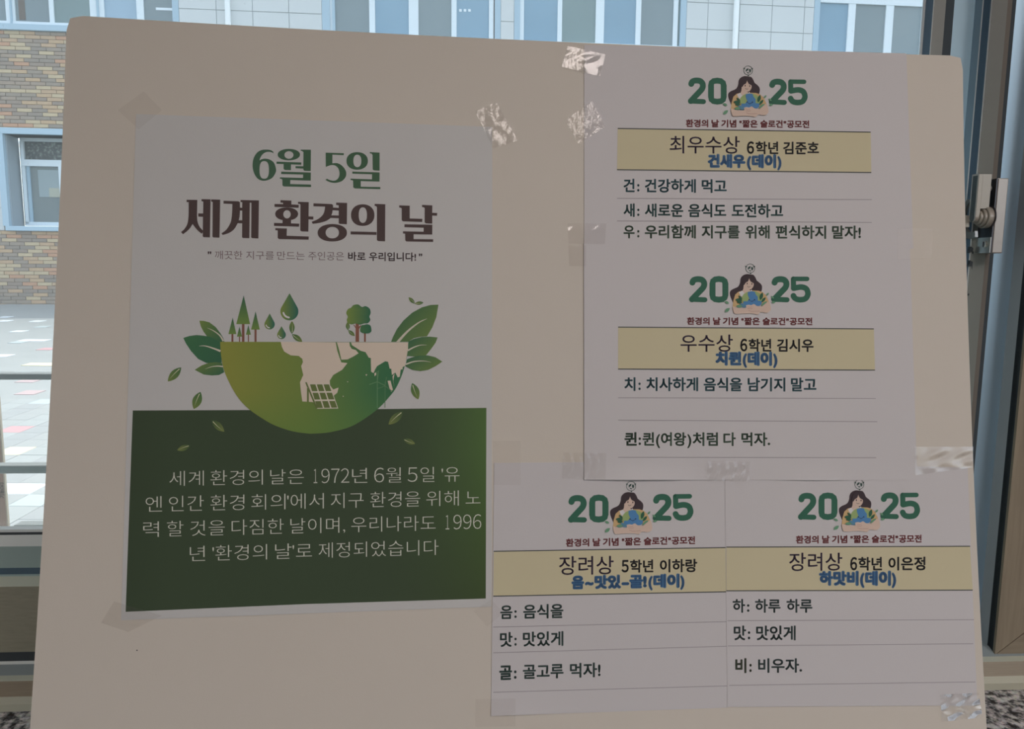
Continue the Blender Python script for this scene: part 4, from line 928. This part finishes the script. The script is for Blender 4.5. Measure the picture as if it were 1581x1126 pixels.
fill(la3, g3, za, ((88, 599), (1507, 576), (1505, 846), (85, 873)),
     [('prize_text', [('장려상', 487, 820)], (487, 628, 742, 820, 625, 737), purp, .006), ('name_text', [('5', 868, 912), ('학년', 920, 1062)], (868, 652, 727, 1330, 645, 723), blk, .028), ('name_text', [('이하랑', 1102, 1330)], (868, 652, 727, 1330, 645, 723), blk, .028)],
     ([('음', 563, 640), ('~', 645, 698), ('맛있', 703, 865), ('-', 868, 915), ('골!', 915, 1022), ('(', 1032, 1058), ('데이', 1062, 1222), (')', 1226, 1252)], (563, 750, 826, 1252, 738, 815)), [], [])
for words, bx in (([('음', 128, 202), (':', 214, 228), ('음식을', 268, 513)], (128, 138, 220, 513, 128, 213)), ([('맛', 126, 203), (':', 214, 228), ('맛있게', 266, 513)], (128, 303, 390, 513, 296, 382)), ([('골고루', 266, 514), ('먹자!', 553, 740)], (122, 503, 590, 740, 487, 573))):
    text_line('slogan_line', words, bx, (54, 66, 62), g3(1), la3, .026, zb, lat=1)
text_line('slogan_line', [('골', 122, 200), (':', 212, 227)], (122, 504, 592, 740, 487, 573), (48, 60, 56), g3(1), la3, .034, zb, lat=1)
for a, b in (((85, 271), (1507, 238)), ((85, 428), (1512, 388)), ((85, 669), (1512, 630))): rule(la3, zb, a, b, .9, rl, g3(1))
la4, g4 = award([(1119, 714), (1494, 722), (1509, 1089.5), (1123, 1092)], L4s, 'lower right award sheet taped at its bottom right corner, overlapping the one beside it', (1231.7, 803.1, 761.6, 1420.8, 801.5, 760.8))
za, zb = (1110, 700, 3.764), (1110, 900, 3.764)
fill(la4, g4, za, ((43, 546), (1460, 541), (1475, 796), (43, 800)),
     [('prize_text', [('장려상', 408, 717)], (408, 577, 684, 717, 577, 680), purp, .006), ('name_text', [('6', 763, 803), ('학년', 810, 948)], (763, 605, 680, 1200, 602, 678), blk, .028), ('name_text', [('이은정', 985, 1200)], (763, 605, 680, 1200, 602, 678), blk, .028)],
     ([('하맛비', 582, 812), ('(', 820, 846), ('데이', 850, 1000), (')', 1004, 1030)], (582, 688, 764, 1030, 687, 765)), [], [])
for words, bx in (([('하', 80, 152), (':', 163, 177), ('하루', 210, 358), ('하루', 393, 543)], (80, 95, 172, 543, 95, 172)), ([('맛', 86, 158), (':', 168, 182), ('맛있게', 216, 446)], (87, 250, 332, 447, 250, 332)), ([('비우자.', 228, 483)], (95, 440, 522, 483, 440, 520))):
    text_line('slogan_line', words, bx, (54, 62, 60), g4(1), la4, .026, zb, lat=1)
text_line('slogan_line', [('비', 95, 160), (':', 177, 190)], (95, 440, 522, 483, 440, 520), (58, 60, 50), g4(1), la4, .034, zb, lat=1)
for a, b in (((50, 221), (1482, 215)), ((52, 368), (1478, 355)), ((60, 597), (1490, 577))): rule(la4, zb, a, b, .9, rl, g4(1))
la1, g1 = award([(902, 69), (1399.5, 82.5), (1410, 384), (902, 380)], L1s, 'uppermost award sheet reaching the top edge of the board', (1061.8, 160.6, 120, 1247.3, 162.3, 122.8))
z = (890, 190, 2.983)
fill(la1, g1, z, ((190, 25), (1355, 42), (1358, 228), (187, 215)),
     [('prize_text', [('최우수상', 430, 752)], (430, 58, 138, 752, 60, 140), purp, .006), ('name_text', [('6', 785, 818), ('학년', 825, 930)], (785, 85, 141, 1117, 87, 143), blk, .028), ('name_text', [('김준호', 952, 1117)], (785, 85, 141, 1117, 87, 143), blk, .028)],
     ([('건새우', 605, 778), ('(', 785, 805), ('데이', 808, 920), (')', 925, 944)], (605, 145, 202, 945, 147, 204)),
     [([('건', 217, 268), (':', 280, 290), ('건강하게', 315, 550), ('먹고', 577, 692)], (217, 257, 317, 692, 260, 320), te1), ([('새', 217, 268), (':', 280, 290), ('새로운', 315, 492), ('음식도', 515, 690), ('도전하고', 715, 952)], (217, 371, 430, 952, 374, 434), te2), ([('우', 217, 268), (':', 280, 290), ('우리함께', 315, 550), ('지구를', 577, 752), ('위해', 778, 890), ('편식하지', 917, 1150), ('말자!', 1177, 1310)], (217, 470, 529, 1310, 473, 532), te3)],
     [((187, 347), (1360, 353)), ((187, 451), (1360, 458))])
L2s = lambda x, y: .0011 + .0026 * np.exp(-((x - 985) / 70) ** 2 - ((y - 741) / 13) ** 2) + .0014 * np.exp(-((x - 1255) / 55) ** 2 - ((y - 741) / 11) ** 2)
la2, g2 = award([(901.5, 374.5), (1405, 381), (1416, 742), (902, 741)], L2s, 'middle award sheet whose bottom edge overlaps the two sheets below', (1063.5, 466.8, 427.1, 1252, 466.8, 427.1), nx=40)
z = (890, 380, 2.8745)
fill(la2, g2, z, ((185, 360), (1320, 368), (1325, 551), (185, 546)),
     [('prize_text', [('우수상', 462, 694)], (462, 392, 468, 694, 392, 468), purp, .006), ('name_text', [('6', 727, 758), ('학년', 764, 865)], (727, 412, 467, 1052, 413, 468), blk, .028), ('name_text', [('김시우', 890, 1052)], (727, 412, 467, 1052, 413, 468), blk, .028)],
     ([('치퀸', 617, 732), ('(', 738, 757), ('데이', 760, 868), (')', 873, 892)], (617, 470, 526, 893, 472, 528)),
     [([('치', 213, 262), (':', 275, 285), ('치사하게', 310, 540), ('음식을', 565, 735), ('남기지', 760, 927), ('말고', 952, 1065)], (213, 583, 641, 1065, 585, 644), te1), ([('퀸', 293, 345), ('(', 353, 371), ('여왕', 375, 487), (')', 492, 510), ('처럼', 516, 628), ('다', 652, 707), ('먹자.', 732, 860)], (213, 827, 885, 860, 828, 886), te3)],
     [((185, 674), (1328, 677)), ((185, 773), (1335, 780)), ((185, 938), (1330, 940))])
text_line('slogan_line', [('퀸', 213, 268), (':', 276, 286)], (213, 827, 885, 860, 828, 886), (52, 62, 52), g2(1), la2, .034, z, lat=1)

# print on the leaning cardboard panel (small dark characters running upwards)
gv, gf = glyphs('기능(오)', .02); c0 = pl.hit(2.6, 758); sz = .0085
Vt = [pl.pt(c0[0] - (y - .4) * sz, -.0004, c0[1] + (x - 1.6) * sz) for x, y in gv]
mesh('printed_mark', Vt, gf, mat('cardboard_print', (.05, .04, .035), .8), cb)

# ================================================================== clear tape holding the sheets
def tape_mat(name, haze, sc, amt, tint=(0.955, 0.955, 0.95), rough=0.10):
    M = bpy.data.materials.new(name); M.use_nodes = True; nt = M.node_tree; nt.nodes.clear()
    out = nt.nodes.new('ShaderNodeOutputMaterial'); tr = nt.nodes.new('ShaderNodeBsdfTransparent'); tr.inputs[0].default_value = (*tint, 1)
    gl = nt.nodes.new('ShaderNodeBsdfGlossy'); gl.inputs['Roughness'].default_value = rough
    df = nt.nodes.new('ShaderNodeBsdfDiffuse'); df.inputs[0].default_value = (0.75, 0.73, 0.70, 1)
    fr = nt.nodes.new('ShaderNodeFresnel'); fr.inputs[0].default_value = 1.5
    tc = nt.nodes.new('ShaderNodeTexCoord'); n = nt.nodes.new('ShaderNodeTexNoise'); n.inputs['Scale'].default_value = sc; n.inputs['Detail'].default_value = 3
    bp = nt.nodes.new('ShaderNodeBump'); bp.inputs['Strength'].default_value = 1.0; bp.inputs['Distance'].default_value = amt
    m1 = nt.nodes.new('ShaderNodeMixShader'); m2 = nt.nodes.new('ShaderNodeMixShader'); m1.inputs[0].default_value = haze
    nt.links.new(tc.outputs['Object'], n.inputs['Vector']); nt.links.new(n.outputs[0], bp.inputs['Height'])
    for nd in (gl, fr, df): nt.links.new(bp.outputs[0], nd.inputs['Normal'])
    nt.links.new(tr.outputs[0], m1.inputs[1]); nt.links.new(df.outputs[0], m1.inputs[2])
    nt.links.new(fr.outputs[0], m2.inputs[0]); nt.links.new(m1.outputs[0], m2.inputs[1]); nt.links.new(gl.outputs[0], m2.inputs[2])
    nt.links.new(m2.outputs[0], out.inputs[0]); return M
TP_flat = tape_mat('clear_tape', 0.02, 90, 0.00006, (0.975, 0.968, 0.965))
TP_wrin = tape_mat('wrinkled_tape', 0.03, 230, 0.0005, (0.975, 0.97, 0.965))
TP_dull = tape_mat('dull_tape', 0.0, 90, 0.00003, (0.99, 0.985, 0.98), 0.6)
TP_soft = tape_mat('soft_tape', 0.03, 160, 0.0002, (0.975, 0.97, 0.965), 0.17)
TP_top = tape_mat('shiny_tape', 0.12, 150, 0.00035)
def tape(quad, lift, m_, lab, wav=0.0, seed=1, nx=26, ny=18, fx=3.0, fy=2.0, cut=0.0):
    rng = random.Random(seed); ph = [rng.uniform(0, 6.28) for _ in range(6)]; q = [np.array(p, float) for p in quad]
    P, L = [], []
    for j in range(ny + 1):
        for i in range(nx + 1):
            s, t = i / nx, j / ny; p = (q[0] * (1 - s) + q[1] * s) * (1 - t) + (q[3] * (1 - s) + q[2] * s) * t
            if cut and i in (0, nx): p = p + (q[1] - q[0]) * (cut * ((j % 2) - .5) / nx)       # zigzag cut ends
            P.append(p)
            w = math.sin(fx * 6.28 * s + ph[0] + 2 * math.sin(fy * 3 * t + ph[1])) * .5 + math.sin(fy * 6.28 * t + ph[2] + 1.5 * s) * .3 + math.sin(11 * s + 13 * t + ph[3]) * .25
            L.append(lift + wav * (1 + w))
    P = np.array(P); L = np.array(L); A = on_board(P, L); u, v = to_uv(P, L); w = nx + 1; n = len(A)
    fr = [(j * w + i, j * w + i + 1, (j + 1) * w + i + 1, (j + 1) * w + i) for j in range(ny) for i in range(nx)]
    o = mesh('tape', A, fr, m_, smooth=True)
    tag(o, lab, 'tape', 'strips of clear tape'); return o
tape([(877, 71), (935, 84), (926, 118), (867, 103)], .0014, TP_top, 'shiny clear tape at the top edge of the board over the upper award sheet', .00020, 3, fx=2.0, cut=.6)
tape([(733, 172), (766, 158), (800, 217), (762, 229)], .0012, TP_wrin, 'creased glossy tape at the top right corner of the poster', .00045, 8, fx=1.5)
tape([(872, 186), (914, 156), (935, 196), (893, 222)], .0013, TP_wrin, 'diagonal tape on the left edge of the uppermost award sheet', .0003, 5)
tape([(876, 345), (936, 345), (934, 377), (878, 376)], .0017, TP_flat, 'faint tape where the left edges of the two upper award sheets meet', .00012, 6)
tape([(878, 379), (905, 379), (905, 411), (879, 411)], .0019, TP_flat, 'short faint tape just below the seam of the two upper award sheets', .0001, 7)
tape([(1386, 353), (1440, 353), (1439, 399), (1386, 401)], .0017, TP_dull, 'faint tape on the right edge where the two upper award sheets meet', .00002, 9)
tape([(869, 699), (936, 700), (935, 740), (868, 739)], .0024, TP_soft, 'glossy tape over the lower left corner of the middle award sheet', .0006, 10, nx=44, fx=5, fy=1.5)
tape([(1093, 712), (1158, 713), (1157, 744), (1092, 743)], .0034, TP_soft, 'glossy tape on the joint of the three lower award sheets', .0006, 11, nx=44, fx=5, fy=1.2)
tape([(1412, 690), (1503, 690), (1502, 722), (1413, 734)], .0020, TP_soft, 'tape with bright streaks at the lower right corner of the middle award sheet', .0004, 12, nx=40, fx=2.5)
tape([(761, 681), (804, 681), (804, 749), (762, 749)], .0013, TP_dull, 'faint tape at the top left corner of the lower left award sheet', .00008, 13)
tape([(156, 962), (176, 929), (250, 951), (198, 976)], .0012, TP_wrin, 'creased tape at the bottom left corner of the poster', .0003, 14)
tape([(731, 944), (758, 926), (778, 946), (752, 968)], .0012, TP_dull, 'faint diagonal tape at the bottom right corner of the poster', .0001, 15)
tape([(182, 170), (222, 141), (250, 170), (214, 200)], .0011, TP_dull, 'faint diagonal tape at the top left corner of the poster', .0001, 16)
tape([(734, 1080), (796, 1079), (796, 1122), (734, 1123)], .0014, TP_dull, 'faint tape at the bottom left corner of the lower left award sheet', .0001, 17)
tape([(1452, 1073), (1511, 1070), (1517, 1108), (1454, 1115)], .0018, TP_soft, 'wrinkled tape at the bottom right corner of the lower right award sheet', .0004, 18, nx=40, fx=2.2, fy=2.5, cut=.5)
sp = poly('dark_speck', [ell(211.5, 1004.5, 1.3, .9, 8)], (50, 45, 42), .0001, board)
